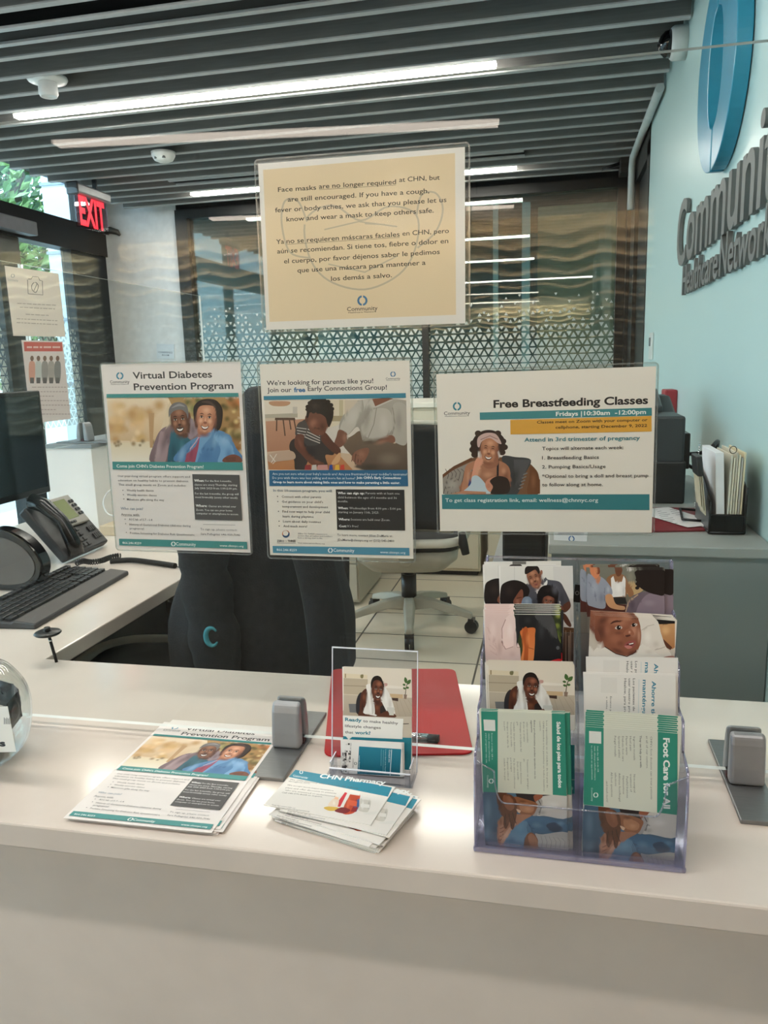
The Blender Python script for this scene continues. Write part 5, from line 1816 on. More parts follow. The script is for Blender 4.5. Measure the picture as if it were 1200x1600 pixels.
MB().box(RX0 - .001, RX1 + .001, .838, 1.035, ZC + .0005, ZC + .007).build('base', violet, t, bevel=.002)


def brochure(name, S, label, copies=3, step=(.0008, .0015, .0022), group='leaflets in the brochure rack', back_label=None, seed=1, offs=None):
    o = S.build(name)
    tag(o, label, 'brochure', group)
    r = random.Random(seed)
    for k in range(1, copies + 1):
        c = o.copy()
        COL.objects.link(c)
        d = offs[k - 1] if offs and k <= len(offs) else (r.uniform(-1, 1) * step[1], step[2] * k)
        c.matrix_world = Matrix.Translation((d[0], step[0] * k, d[1])) @ o.matrix_world
        tag(c, back_label or label.replace('front ', 'hidden '), 'brochure', group)
    return o


def PY(y):
    return ((0, y, 0), (0, 1, 0))


ZL = (750, 865, 7.5)
ZR = (905, 865, 7.5)
# upper left: family
S = Sheet([(240, 140), (1103, 152), (1095, 1560), (246, 1550)], ZL, PY(.996))
S.paper((236, 234, 230))
S.poly([(240, 140), (1103, 152), (1103, 900), (240, 900)], (226, 224, 218), c2=(214, 210, 204))
S.poly([(400, 146), (406, 146), (406, 400), (400, 400)], (206, 204, 198))
S.poly([(856, 150), (1103, 152), (1100, 860), (1000, 860), (960, 400), (860, 300)], (216, 214, 210))
S.poly([(1040, 524), (1103, 528), (1100, 800), (1060, 800)], (202, 198, 192))
S.poly([(530, 380), (600, 350), (740, 300), (770, 278), (800, 305), (930, 330), (990, 420), (1058, 570), (1055, 640), (980, 690), (930, 560), (900, 640), (560, 640)], (84, 84, 92), True, c2=(70, 70, 78))
S.poly([(655, 400), (740, 360), (785, 310), (780, 370), (690, 430), (668, 470)], (226, 224, 220), True)
S.poly([(620, 380), (655, 405), (668, 475), (640, 430)], (110, 110, 118))
S.poly([(985, 690), (1055, 640), (1050, 560), (980, 600), (960, 660)], (96, 58, 44), True)
S.poly([(960, 700), (1010, 720), (1070, 830), (1050, 860), (990, 800)], (96, 58, 44), True)
S.ell(715, 232, 18, 40, (150, 98, 76), 10)
face(S, 635, 285, 82, 128, -20, (156, 104, 80), (196, 142, 112), (98, 60, 46), False, False, None, -.05)
S.poly([(525, 230), (530, 170), (570, 144), (670, 146), (700, 200), (690, 240), (650, 190), (600, 210), (545, 240)], (38, 30, 28), True)
S.poly([(245, 600), (245, 400), (300, 335), (410, 310), (520, 345), (580, 420), (560, 500), (490, 560), (470, 610), (380, 620)], (34, 27, 26), True)
S.poly([(420, 500), (480, 420), (505, 450), (500, 540), (470, 612), (410, 600), (390, 560)], (126, 76, 58), True)
S.line([(430, 522), (490, 510)], 6, (50, 28, 22))
S.line([(440, 585), (480, 580)], 6, (190, 140, 124))
S.poly([(490, 625), (500, 530), (550, 502), (600, 530), (610, 630)], (126, 140, 158), True)
S.poly([(680, 600), (670, 480), (720, 390), (800, 368), (880, 390), (918, 460), (910, 560), (890, 630), (720, 630)], (28, 23, 23), True)
face(S, 800, 565, 70, 86, 10, (126, 78, 60), (164, 108, 84), (80, 46, 36), True, True)
S.poly([(725, 520), (740, 480), (800, 468), (870, 490), (890, 530), (800, 492)], (28, 23, 23), True)
S.poly([(610, 625), (680, 600), (760, 640), (700, 660), (610, 650)], (186, 186, 190), True)
S.poly([(860, 640), (900, 606), (960, 620), (980, 660), (930, 680)], (120, 74, 56), True)
S.poly([(980, 860), (1100, 870), (1098, 1330), (960, 1330)], (96, 66, 44), c2=(60, 36, 26))
for k in range(5):
    S.rect(1000 + 18 * k, 900 + 30 * (k % 3), 1012 + 18 * k, 1260, ((150, 120, 96), (70, 44, 30), (176, 150, 126))[k % 3])
S.poly([(240, 640), (980, 660), (960, 1500), (246, 1500)], (60, 58, 62))
for x, y, rx, ry, c, a in ((350, 440, 70, 90, (58, 46, 42), .6), (880, 420, 60, 90, (110, 110, 118), .6), (960, 520, 40, 100, (58, 58, 66), .7), (640, 560, 50, 60, (56, 56, 64), .7), (440, 560, 40, 50, (170, 116, 92), .6), (800, 430, 60, 40, (52, 44, 42), .5), (550, 560, 36, 50, (160, 174, 190), .6)):
    S.soft(x, y, rx, ry, c, a)
fam = brochure('brochure', S, 'front brochure of a father and family in the top left pocket of the rack', 0)
c = fam.copy()
COL.objects.link(c)
c.matrix_world = Matrix.Translation((-.0212, .0016, .0012)) @ fam.matrix_world
tag(c, 'brochure of the family sticking out left behind the front one, top left pocket', 'brochure', 'leaflets in the brochure rack')
for k, (dx, dz) in enumerate(((-.012, .0065), (-.019, .0055))):
    S2 = Sheet([(80 + 20 * k, 86 + 10 * k), (970 - 10 * k, 96 + 14 * k), (970, 1550), (80, 1550)], ZL, PY(1.002 + .002 * k))
    S2.paper((222, 220, 214))
    if k == 0:
        S2.rect(380, 92, 540, 140, (110, 108, 104))
    o = S2.build('brochure')
    tag(o, ('white backed brochure with a grey mark standing rearmost in the top left pocket', 'white brochure rearmost but one in the top left pocket')[k], 'brochure', 'leaflets in the brochure rack')
# second left: pink cardigan and black shirt
S = Sheet([(60, 700), (946, 715), (952, 1500), (66, 1490)], ZL, PY(.950))
S.paper((230, 220, 214))
S.poly([(400, 690), (950, 700), (960, 1310), (400, 1300)], (46, 56, 34), c2=(66, 72, 40))
bokeh(S, 850, 700, 950, 1080, [(112, 126, 52), (82, 100, 42), (142, 150, 70)], 10, 30, 60, (74, 84, 42), 3)
S.poly([(60, 700), (390, 702), (420, 780), (425, 1000), (470, 1110), (480, 1290), (66, 1290)], (226, 200, 194), c2=(216, 190, 182))
S.poly([(300, 760), (380, 706), (420, 800), (425, 1000), (462, 1090), (400, 1080), (290, 1110), (262, 1000), (250, 900)], (236, 212, 206), True)
S.line([(300, 770), (256, 880), (262, 1050), (300, 1120)], 9, (170, 132, 126))
S.poly([(250, 1000), (272, 1040), (262, 1060)], (90, 44, 44))
for k in range(5):
    S.line([(80 + 10 * k, 860 + 70 * k), (160 + 14 * k, 1000 + 50 * k), (240, 1080 + 40 * k)], 6, (204, 172, 166))
S.line([(300, 1120), (390, 1090), (465, 1100)], 8, (186, 152, 146))
S.poly([(410, 700), (470, 690), (840, 690), (890, 850), (920, 1000), (950, 1060), (952, 1300), (600, 1300), (640, 1000), (640, 880), (470, 900), (430, 1100), (420, 900)], (40, 40, 42), c2=(30, 30, 32))
S.poly([(640, 730), (830, 720), (890, 880), (900, 1000), (800, 900)], (72, 72, 74), True)
S.poly([(470, 690), (640, 740), (640, 870), (480, 896)], (32, 32, 34), True)
S.poly([(478, 900), (636, 868), (644, 960), (640, 1100), (610, 1290), (480, 1290), (500, 1120), (490, 1000)], (206, 112, 58), True, c2=(226, 138, 80))
S.poly([(500, 900), (560, 890), (560, 1280), (510, 1280), (520, 1100)], (178, 88, 42), True)
S.line([(560, 1100), (632, 1120)], 7, (140, 70, 36))
S.ell(912, 1104, 20, 22, (92, 92, 94))
S.poly([(750, 1290), (880, 1240), (950, 1240), (952, 1330), (740, 1330)], (206, 40, 44), True)
for x, y, rx, ry, c, a in ((150, 900, 60, 160, (238, 216, 210), .7), (230, 1100, 50, 130, (190, 158, 150), .7), (350, 900, 50, 140, (246, 228, 222), .7), (410, 1000, 26, 160, (196, 166, 160), .7), (380, 1180, 60, 60, (200, 170, 164), .6), (560, 1000, 36, 110, (232, 146, 88), .6), (500, 1000, 20, 140, (150, 74, 34), .7), (720, 900, 60, 160, (66, 66, 70), .6), (560, 780, 60, 60, (56, 56, 58), .6), (840, 900, 40, 120, (88, 88, 90), .5)):
    S.soft(x, y, rx, ry, c, a)
S.line([(410, 708), (946, 714)], 9, (222, 220, 210))
brochure('brochure', S, 'front brochure with a pink cardigan and a black shirt in the second left pocket', 5, back_label='brochure with a pink cardigan behind the front one in the second left pocket', offs=[(0, .0028), (-.001, .0052), (.001, .0076), (-.0006, .0098), (0, .0120)])
# third left: towel
ZT = (750, 1025, 7.5)
S = Sheet([(100, 104), (1110, 150), (1108, 860), (92, 840)], ZT, PY(.903))
S.paper((230, 224, 214))
set_clip(S, 92, 100, 1112, 800)
pic_towel(S, 100, 78, 1112, 690)
no_clip(S)
brochure('brochure', S, 'front brochure of a woman with a white towel in the third left pocket', 4, back_label='brochure of the towel woman behind the front one in the third left pocket', offs=[(-.002, .0014), (.0005, .0026), (-.003, .0036), (-.001, .005)])
TG = (56, 142, 122)
# lowest left: Spanish foot care
Z4 = (745, 1100, 7.5)
Z5 = (740, 1210, 1200 / 170)
S = Sheet([(55, 78), (1040, 118), (1061, 1715), (76, 1655)], Z4, PY(.852))
S.paper((226, 226, 212))
S.zoom = Z5
pic_foot(S, lambda p: p)
S.zoom = Z4
S.poly([(50, 76), (1042, 116), (1052, 1075), (74, 1025)], (214, 216, 200))
S.poly([(50, 70), (245, 80), (246, 1036), (74, 1028)], TG)
S.poly([(878, 108), (1042, 116), (1052, 1076), (890, 1062)], TG)
S.poly([(78, 180), (214, 186), (218, 316), (86, 310)], (226, 228, 222))
S.text('Salud de los pies para todos', 936, 206, 956, (240, 242, 238), h=44, bold=.035, rot=1, y1=980, res=3)
tx = (96, 98, 94)
for s, x, y0, y1, b in (('Los especialistas en el cuidado de los pies de', 812, 196, 980, 0), ('CHN atienden a los pacientes en todos nuestros', 774, 196, 1020, 0), ('centros.', 732, 196, 320, 0), ('Estos profesionales pueden ayudarlo con lo', 668, 190, 876, .02), ('siguiente:', 630, 190, 336, .02),
                        ('uñas encarnadas', 582, 210, 450, 0), ('Dolor en el talón', 542, 210, 440, 0), ('Verrugas en la planta del', 504, 210, 556, 0), ('pie', 466, 210, 250, 0), ('Cuidado del pie diabético', 428, 210, 562, 0), ('Torceduras de tobillo', 392, 210, 500, 0), ('Hongos en las uñas de', 352, 210, 512, 0), ('los pies', 314, 206, 310, 0),
                        ('Tratamiento no quirúrgico', 586, 646, 1000, 0), ('de:', 544, 640, 680, 0), ('Juanetes dolorosos', 506, 676, 936, 0), ('Dedo en martillo', 470, 676, 890, 0), ('Pie de atleta e infecciones', 430, 640, 990, 0), ('por hongos', 392, 630, 790, 0), ('Preguntas sobre el', 354, 632, 890, 0), ('cuidado de los pies', 316, 632, 890, 0)):
    S.text(s, x, y0, x + 8, tx, h=17, bold=b, rot=1, y1=y1, res=1)
for s, x, y0, y1 in (('Escanee el código QR o', 170, 340, 650), ('visite chnnyc.info/pies', 136, 340, 670), ('para programar una cita', 102, 340, 690)):
    S.text(s, x, y0, x + 6, (190, 220, 212), h=15, bold=.01, rot=1, y1=y1, res=1)
S.logo(168, 902, 30, (226, 240, 234), (226, 240, 234), words=False)
S.text('Community', 118, 830, 122, (200, 228, 220), h=22, rot=1, y1=980, res=1)
brochure('brochure', S, 'front foot care leaflet in Spanish in the lowest left pocket of the rack', 5, back_label='green edged foot care leaflet behind the front Spanish one in the lowest left pocket', offs=[(.0005, .0006), (-.0006, .0012), (.0052, .0004), (.0002, .0018), (.006, .0006)])
S = Sheet([(1096, 480), (1146, 480), (1146, 1056), (1100, 1050)], Z4, PY(.864))
S.paper((24, 104, 112))
S.ell(1116, 988, 14, 18, (110, 168, 170))
S.line([(1096, 886), (1146, 888)], 8, (150, 170, 172))
tag(S.build('brochure'), 'narrow dark teal brochure edge showing right of the Spanish foot care leaflet', 'brochure', 'leaflets in the brochure rack')
# a dark card seen between the two columns
S = Sheet([(1106, 345), (1180, 385), (1180, 560), (1106, 582)], ZL, PY(1.006))
S.paper((20, 20, 22))
S.ell(1138, 462, 24, 24, (120, 120, 122))
S.ell(1138, 462, 17, 17, (24, 24, 26))
tag(S.build('brochure'), 'black card with a small grey ring between the two top pockets', 'brochure', 'leaflets in the brochure rack')

# upper right: two seated men
S = Sheet([(92, 180), (996, 196), (1000, 1500), (96, 1490)], ZR, PY(.996))
S.paper((120, 116, 108))
S.poly([(92, 180), (996, 196), (996, 700), (92, 690)], (124, 124, 112), c2=(104, 96, 82))
S.poly([(560, 330), (760, 400), (660, 480), (560, 470)], (190, 160, 116), True)
S.poly([(92, 560), (560, 600), (560, 740), (92, 740)], (84, 46, 40))
S.poly([(320, 300), (400, 240), (520, 250), (590, 360), (640, 470), (590, 510), (560, 460), (530, 520), (380, 520), (360, 400)], (150, 106, 74), True)
S.poly([(372, 290), (400, 262), (420, 330), (500, 330), (520, 260), (544, 300), (540, 500), (380, 512)], (230, 228, 224))
S.poly([(418, 190), (420, 130), (500, 130), (505, 200), (480, 260), (440, 260)], (112, 70, 50), True)
S.poly([(380, 512), (540, 510), (560, 590), (400, 590)], (46, 44, 42))
S.poly([(92, 260), (150, 250), (270, 280), (370, 390), (386, 480), (310, 500), (300, 640), (150, 620), (92, 560)], (150, 156, 170), True)
S.poly([(180, 260), (250, 270), (230, 350), (200, 340)], (190, 130, 100), True)
S.line([(300, 400), (296, 560)], 6, (112, 118, 134))
S.line([(110, 330), (180, 430), (200, 560)], 6, (116, 122, 138))
S.poly([(310, 490), (380, 480), (430, 590), (530, 620), (520, 660), (380, 640), (320, 580)], (200, 150, 110), True)
S.poly([(140, 240), (130, 180), (200, 150), (240, 190), (232, 260), (190, 290)], (214, 136, 96), True)
S.poly([(190, 200), (240, 190), (236, 236), (205, 236)], (126, 66, 44), True)
S.poly([(540, 690), (570, 560), (680, 470), (800, 446), (900, 470), (996, 480), (996, 740), (540, 740)], (112, 98, 108), True)
S.poly([(668, 680), (720, 560), (820, 470), (996, 500), (996, 740), (680, 740)], (140, 124, 136), True)
S.line([(545, 680), (580, 560), (690, 480)], 12, (188, 160, 130))
S.poly([(660, 260), (680, 200), (996, 196), (1000, 470), (900, 480), (780, 440), (700, 380)], (36, 28, 26), True)
for x, y, rx, ry, c, a in ((180, 400, 60, 110, (176, 182, 194), .6), (260, 520, 50, 100, (116, 122, 138), .7), (340, 420, 30, 60, (186, 192, 202), .6), (460, 400, 50, 90, (246, 244, 240), .6), (520, 440, 24, 90, (190, 188, 184), .6), (200, 210, 30, 40, (236, 164, 120), .7), (820, 580, 110, 60, (164, 148, 160), .6), (620, 600, 50, 90, (84, 72, 82), .7), (600, 280, 60, 120, (150, 146, 130), .5)):
    S.soft(x, y, rx, ry, c, a)
for k in range(9):
    S.ell(690 + 12 * math.sin(k * 3), 210 + 24 * k, 24, 20, (38, 30, 28))
brochure('brochure', S, 'front brochure of seated men talking in the top right pocket of the rack', 5, back_label='brochure of seated men behind the front one in the top right pocket', offs=[(0, .0012), (-.0006, .0026), (.0108, .0004), (-.0085, .005), (-.006, .006)])
# second right: baby
S = Sheet([(186, 706), (1122, 792), (1122, 1500), (150, 1460)], ZR, PY(.950))
S.paper((226, 218, 206))
S.poly([(180, 700), (700, 740), (1122, 790), (1122, 1280), (150, 1170)], (206, 196, 182))
S.poly([(880, 770), (1122, 790), (1122, 1100), (1090, 1120), (1000, 1090), (930, 860)], (206, 160, 112), c2=(176, 120, 76))
S.poly([(890, 768), (1122, 790), (1122, 820), (900, 830)], (30, 26, 26))
S.poly([(985, 1000), (1090, 1100), (1070, 1130), (1000, 1090)], (96, 56, 40))
S.soft(1010, 900, 80, 80, (228, 186, 136), .7)
S.poly([(700, 760), (900, 770), (960, 940), (1010, 1080), (1080, 1190), (1000, 1240), (880, 1180), (740, 1100)], (226, 218, 208), True)
S.line([(730, 900), (800, 850), (880, 830)], 9, (196, 186, 174))
S.line([(880, 1130), (960, 1110), (1010, 1090)], 9, (190, 178, 166))
S.poly([(150, 1170), (250, 1080), (420, 1120), (560, 1190), (700, 1090), (760, 1060), (880, 1150), (960, 1250), (150, 1250)], (232, 226, 216), True)
S.poly([(170, 720), (330, 690), (640, 720), (700, 790), (726, 920), (720, 1040), (670, 1150), (560, 1200), (430, 1170), (300, 1090), (230, 1000), (175, 880)], (142, 88, 66), True)
S.ell(250, 920, 110, 200, (96, 54, 42), 0, rim=(142, 88, 66))
S.ell(450, 800, 190, 80, (176, 118, 92), 10, rim=(142, 88, 66))
S.ell(640, 900, 70, 120, (190, 136, 112), 0, rim=(142, 88, 66))
S.ell(420, 1000, 120, 90, (162, 102, 78), 0, rim=(142, 88, 66))
S.ell(620, 1160, 90, 36, (104, 58, 46), -20, rim=(142, 88, 66))
S.poly([(175, 890), (215, 900), (250, 1000), (220, 1030), (190, 990)], (122, 72, 56), True)
S.poly([(360, 830), (400, 790), (470, 780), (500, 800), (420, 808)], (84, 48, 38), True)
S.poly([(610, 770), (650, 748), (690, 770), (650, 768)], (96, 56, 44), True)
S.poly([(418, 874), (450, 846), (496, 854), (500, 878), (450, 888)], (206, 196, 188), True)
S.ell(464, 866, 26, 26, (22, 14, 14))
S.ell(474, 860, 7, 7, (240, 240, 240))
S.poly([(610, 842), (640, 818), (680, 824), (676, 844), (640, 854)], (200, 190, 182), True)
S.ell(638, 836, 21, 22, (22, 14, 14))
S.ell(648, 830, 5, 5, (240, 240, 240))
S.poly([(524, 960), (540, 900), (600, 880), (642, 930), (630, 960), (590, 950), (560, 976)], (156, 98, 74), True)
S.poly([(540, 960), (590, 948), (600, 962), (560, 978)], (84, 44, 36), True)
S.poly([(520, 1078), (570, 1030), (650, 1016), (664, 1060), (620, 1110), (560, 1110)], (150, 82, 76), True)
S.poly([(545, 1074), (590, 1048), (640, 1046), (630, 1070), (580, 1082)], (92, 34, 34), True)
S.poly([(580, 1056), (636, 1044), (634, 1056), (590, 1066)], (240, 236, 230))
S.poly([(530, 1082), (590, 1076), (620, 1100), (570, 1116)], (196, 124, 116), True)
for x, y, rx, ry, c, a, r_ in ((280, 780, 100, 60, (86, 50, 40), .8, -30), (560, 760, 120, 50, (196, 140, 112), .6, 0), (330, 900, 60, 100, (172, 112, 88), .5, 0), (700, 960, 30, 130, (206, 156, 132), .7, 0), (460, 930, 70, 30, (100, 58, 46), .6, 0), (480, 1050, 60, 50, (112, 66, 52), .6, 0), (450, 1140, 120, 40, (92, 52, 42), .8, 20), (590, 920, 20, 24, (220, 170, 146), .8, 0), (800, 980, 70, 120, (246, 240, 232), .6, 0), (900, 1060, 60, 60, (200, 190, 178), .6, 0), (820, 1150, 80, 40, (206, 198, 186), .6, 0)):
    S.soft(x, y, rx, ry, c, a, r_)
S.line([(300, 1090), (430, 1172), (560, 1205), (650, 1160), (668, 1130)], 10, (60, 40, 36))
S.poly([(965, 1250), (1000, 1210), (1110, 1200), (1110, 1270)], (170, 124, 110), True)
brochure('brochure', S, 'front brochure of a baby in white in the second right pocket of the rack', 4, back_label='brochure of the baby behind the front one in the second right pocket', offs=[(-.0012, .0012), (-.0026, .0024), (-.004, .0042), (-.0052, .005)])
# third right: Spanish app leaflet
ZH = (740, 860, 1600 / 520)
S = Sheet([(537, 588), (972, 606), (972, 1060), (530, 1050)], ZH, PY(.903))
S.paper((232, 228, 222))
S.poly([(612, 610), (690, 613), (690, 688), (612, 684)], (226, 222, 216))
bl = (44, 128, 156)
S.text('Ahorre tiempo y', 858, 628, 852, bl, h=19, bold=.025, rot=1, y1=905, res=3)
S.text('manténgase sano', 814, 622, 808, bl, h=19, bold=.02, rot=1, y1=920, res=3)
for s, x, y1 in (('Los pacientes de CHN pueden', 766, 905), ('usar nuestro programa gratis', 745, 900), ('Healow, para programar citas', 724, 900)):
    S.text(s, x, 616, x - 1, (60, 60, 60), h=11, rot=1, y1=y1, res=2)
for s, x, y1 in (('Escanee para más', 656, 830), ('o visite chnnyc', 637, 828)):
    S.text(s, x, 702, x - 1, (96, 94, 92), h=9, rot=1, y1=y1, res=1)
S.line([(795, 620), (790, 900)], 2, (190, 206, 210))
ah = brochure('brochure', S, 'front white app leaflet in Spanish in the third right pocket of the rack', 2, back_label='white app leaflet close behind the front one in the third right pocket', offs=[(.0006, .001), (-.0005, .0016)])
c = ah.copy()
COL.objects.link(c)
c.matrix_world = Matrix.Translation((.0025, .006, .0195)) @ ah.matrix_world
tag(c, 'white app leaflet standing higher than the front one in the third right pocket', 'brochure', 'leaflets in the brochure rack')
# lowest right: foot care
Z6 = (900, 1100, 1200 / 175)
Z7 = (900, 1210, 1200 / 180)
S = Sheet([(92, 236), (1086, 316), (1086, 1785), (78, 1680)], Z6, PY(.852))
S.paper((226, 226, 212))
S.zoom = Z7
pic_foot(S, lambda p: (p[0] * 1.03 - 26, p[1] * 1.04 + 128 + (p[0] - 108) * .03))
S.zoom = Z6
S.poly([(88, 232), (1088, 316), (1084, 1190), (80, 1078)], (214, 216, 202))
S.poly([(88, 225), (296, 246), (296, 1098), (80, 1076)], TG)
S.poly([(876, 296), (1088, 316), (1084, 1188), (868, 1162)], TG)
S.poly([(140, 288), (270, 296), (270, 424), (140, 416)], (226, 228, 222))
S.text('Foot Care for All', 936, 362, 942, (242, 244, 240), h=66, bold=.035, rot=1, y1=1118, res=3)
for s, x, y0, y1, b in (("CHN's foot doctors can treat patients", 796, 344, 1020, 0), ('at all of our centers.', 750, 340, 690, 0), ('They can help you with:', 682, 336, 684, .02), ('Ingrown toenails', 614, 348, 600, 0), ('Heel pain', 574, 344, 500, 0), ('Plantar warts', 532, 344, 544, 0), ('Diabetic foot care', 492, 344, 612, 0), ('Sprained ankles', 452, 342, 574, 0), ('Fungal toenails', 410, 340, 562, 0),
                        ('Non-surgical', 616, 752, 946, 0), ('treatment of', 578, 748, 940, 0), ('Painful bunions', 538, 776, 1004, 0), ('Hammertoes', 498, 768, 964, 0), ('Athletes foot/fungal', 456, 738, 1042, 0), ('infections', 414, 736, 878, 0), ('All foot questions', 372, 730, 994, 0), ('...and much more!', 322, 806, 1048, 0)):
    S.text(s, x, y0, x + 4, tx, h=20, bold=b, rot=1, y1=y1, res=1)
for s, x, y0, y1 in (('Scan the QR code OR', 226, 450, 730), ('visit chnnyc.info/footcare', 194, 446, 816), ('to schedule an appointment.', 162, 442, 812)):
    S.text(s, x, y0, x + 4, (200, 226, 218), h=15, bold=.01, rot=1, y1=y1, res=1)
S.logo(212, 974, 28, (226, 240, 234), (226, 240, 234), words=False)
S.text('Community', 162, 894, 164, (200, 228, 220), h=18, rot=1, y1=1040, res=1)
brochure('brochure', S, 'front foot care leaflet in English in the lowest right pocket of the rack', 8, back_label='green edged foot care leaflet behind the front English one in the lowest right pocket', offs=[(.0004 * (-1) ** k, .0022 * k) for k in range(1, 9)])

# ------------------------------------------------------------------ bowl of wrapped packets
yb = .93
e = onY(47, 1128, yb)
Rb = .092
bx = e.x - Rb * 1.2
t = thing('glass_bowl', 'clear round glass bowl of wrapped packets at the left edge of the counter', 'bowl', (bx, yb, ZC))
t.scale = (1, 1, .94)
prof = [(.045, 0.0), (.06, .004), (.083, .03), (Rb, .078), (.088, .115), (.07, .148), (.052, .162), (.056, .17), (.0535, .17), (.0495, .162), (.067, .147), (.0855, .114), (.0895, .078), (.081, .032), (.058, .0068), (0, .005)]
mb = MB()
mb.lathe([(0, 0)] + spline(prof[:8], False, 5) + spline(prof[8:], False, 5), n=72, cap=False)
mb.build('bowl', clear_mat('bowl_glass', (247, 248, 247), .05), t)
rr = random.Random(21)
pk = [mat('packet_charcoal', (70, 66, 72), .35), mat('packet_grey', (120, 112, 114), .35), mat('packet_black', (26, 25, 28), .3), mat('packet_pale', (214, 214, 208), .4)]
for k in range(36):
    a = k * 2.4
    stand = k >= 29
    lay = min(k // 4, 6)
    r_ = (.012, .026, .036, .042, .044, .042, .036)[lay] * (.35 + .65 * ((k * 3) % 4) / 3)
    z = ZC + .016 + .0135 * lay
    if stand:
        a = R((-58, -24, 12, 48, 84, 130, 175)[k - 29])
        r_, z = .073, ZC + .080
    rr_ = r_
    sq = .0215
    mb = MB()
    # a crimped square sachet with the round ring pressed through its foil
    g = []
    n = 12
    for j in range(n + 1):
        row = []
        for i in range(n + 1):
            u, v = -1 + 2 * i / n, -1 + 2 * j / n
            d = math.hypot(u, v)
            hgt = .0032 * math.exp(-((d - .55) / .18) ** 2) + .0006 * math.sin(14 * u) * (abs(u) > .85)
            row.append((u * sq, v * sq, hgt))
        g.append(row)
    mb.loft(g, cap=False, closed=False)
    mb.loft([[(x, y, -zz) for x, y, zz in row] for row in g], cap=False, closed=False)
    o = mb.build('wrapped_packet', pk[(k * 5) % 3 if k % 7 else 3])
    o.rotation_euler = (R(90), R(8 * (-1) ** k), a + R(90)) if stand else (rr.uniform(-.22, .22), rr.uniform(-.22, .22), rr.uniform(0, 6))
    o.location = (bx + rr_ * math.cos(a), yb + rr_ * math.sin(a), z)
    tag(o, 'small square foil packet among the packets in the glass bowl', 'packet', 'foil packets in the bowl')
# the printed label that stands inside the front of the bowl
S = Sheet([(-44, 1108), (25, 1108), (12, 1170), (-44, 1176)], (0, 0, 1), ((bx, yb - .040, ZC + .08), (-.22, -1, .1)))
S.paper((226, 224, 216))
S.text('s', 0, 1166, 9, (20, 20, 22), h=9.5, bold=.05, res=3)
for k in range(12):
    S.rect(6 + 1.4 * k, 1121 + k % 3, 6.7 + 1.4 * k, 1132 - k % 2, (60, 58, 58))
o = S.build('bowl_label')
tag(o, 'white printed label with bold black letters inside the glass bowl', 'label')

# ------------------------------------------------------------------ worker's desk on the left return
# monitor, facing the worker's side
XM = -1.60
a, b, c, d = onX(62, 610, XM), onX(80, 768, XM), onX(0, 618, XM), onX(0, 805, XM)
t = thing('computer_monitor', 'black flat computer monitor at the left edge, seen at an angle', 'monitor', (XM, 0, 0))
yr, zt, zb = (a.y + b.y) / 2, a.z, b.z
MB().box(-.028, 0, yr - .53, yr, zb, zt).build('case', blackp, t, bevel=.004)
MB().box(-.001, .0015, yr - .515, yr - .014, zb + .02, zt - .014).build('screen', mat('dark_screen', (24, 31, 36), .16, spec=.6), t)
MB().box(-.07, -.028, yr - .30, yr - .22, zb + .05, zt - .1).box(-.075, -.04, yr - .29, yr - .23, ZC + .01, zb + .12).build('stand', blackp, t, bevel=.004)
MB().prism(rrect(-.10, .04, yr - .38, yr - .14, .03), ZC + .0005, ZC + .014).build('foot', blackp, t, bevel=.002)

# keyboard
k0, k1, k2 = onZ(54.7, 976, ZC + .012), onZ(201, 892, ZC + .012), onZ(135, 868, ZC + .012)
ey = (k1 - k0).normalized()
ex = Vector((-ey.y, ey.x, 0))
M = Matrix(((ey.x, ex.x, 0, k0.x), (ey.y, ex.y, 0, k0.y), (0, 0, 1, ZC), (0, 0, 0, 1)))
kb = thing('keyboard', 'black computer keyboard with a palm rest on the left desk', 'keyboard', mx=M)
KL = (k1 - k0).length
mb = MB()
out = [(0, .0), (.0, .012), (.055, .018), (.06, .013), (.20, .024), (.205, .02), (.205, .0)]
mb.prism([(a_, b_) for a_, b_ in out], 0, KL, 'x')
mb.build('case', mat('keyboard_charcoal', (50, 50, 53), .5), kb, bevel=.003)
MB().prism([(.002, .0125), (.053, .0185), (.053, .0195), (.002, .0135)], .004, KL - .004, 'x').build('palm_rest', mat('palm_rest_brown_grey', (78, 74, 72), .6), kb, bevel=.001)
mb = MB()
rows = [(.067, [1.3, 1.3, 1.3, 6.2, 1.3, 1.3, 1.3]), (.087, [2.2] + [1] * 10 + [2.6]), (.106, [1.8] + [1] * 11 + [2]), (.125, [1.5] + [1] * 12 + [1.5]), (.144, [1] * 13 + [2]), (.172, [1, .5] + [1] * 4 + [.5] + [1] * 4 + [.5] + [1] * 4)]
for y, ws_ in rows:
    tot = sum(ws_)
    x = .012
    u = (KL * .66) / tot
    z = .013 + (y - .06) * .08
    for w_ in ws_:
        if w_ >= 1:
            mb.prism([(x + .001, y + .001), (x + u * w_ - .001, y + .001), (x + u * w_ - .001, y + .017), (x + .001, y + .017)], z, z + .008)
        x += u * w_
    for blk, n in ((.70, 3), (.83, 4)):
        if blk == .70 and y in (.106,):
            continue
        for i in range(n):
            xx = KL * blk + i * .0185
            mb.prism([(xx, y + .001), (xx + .0165, y + .001), (xx + .0165, y + .017), (xx, y + .017)], z, z + .008)
mb.build('key_field', mat('key_black', (26, 27, 30), .28), kb, bevel=.0012, seg=1)

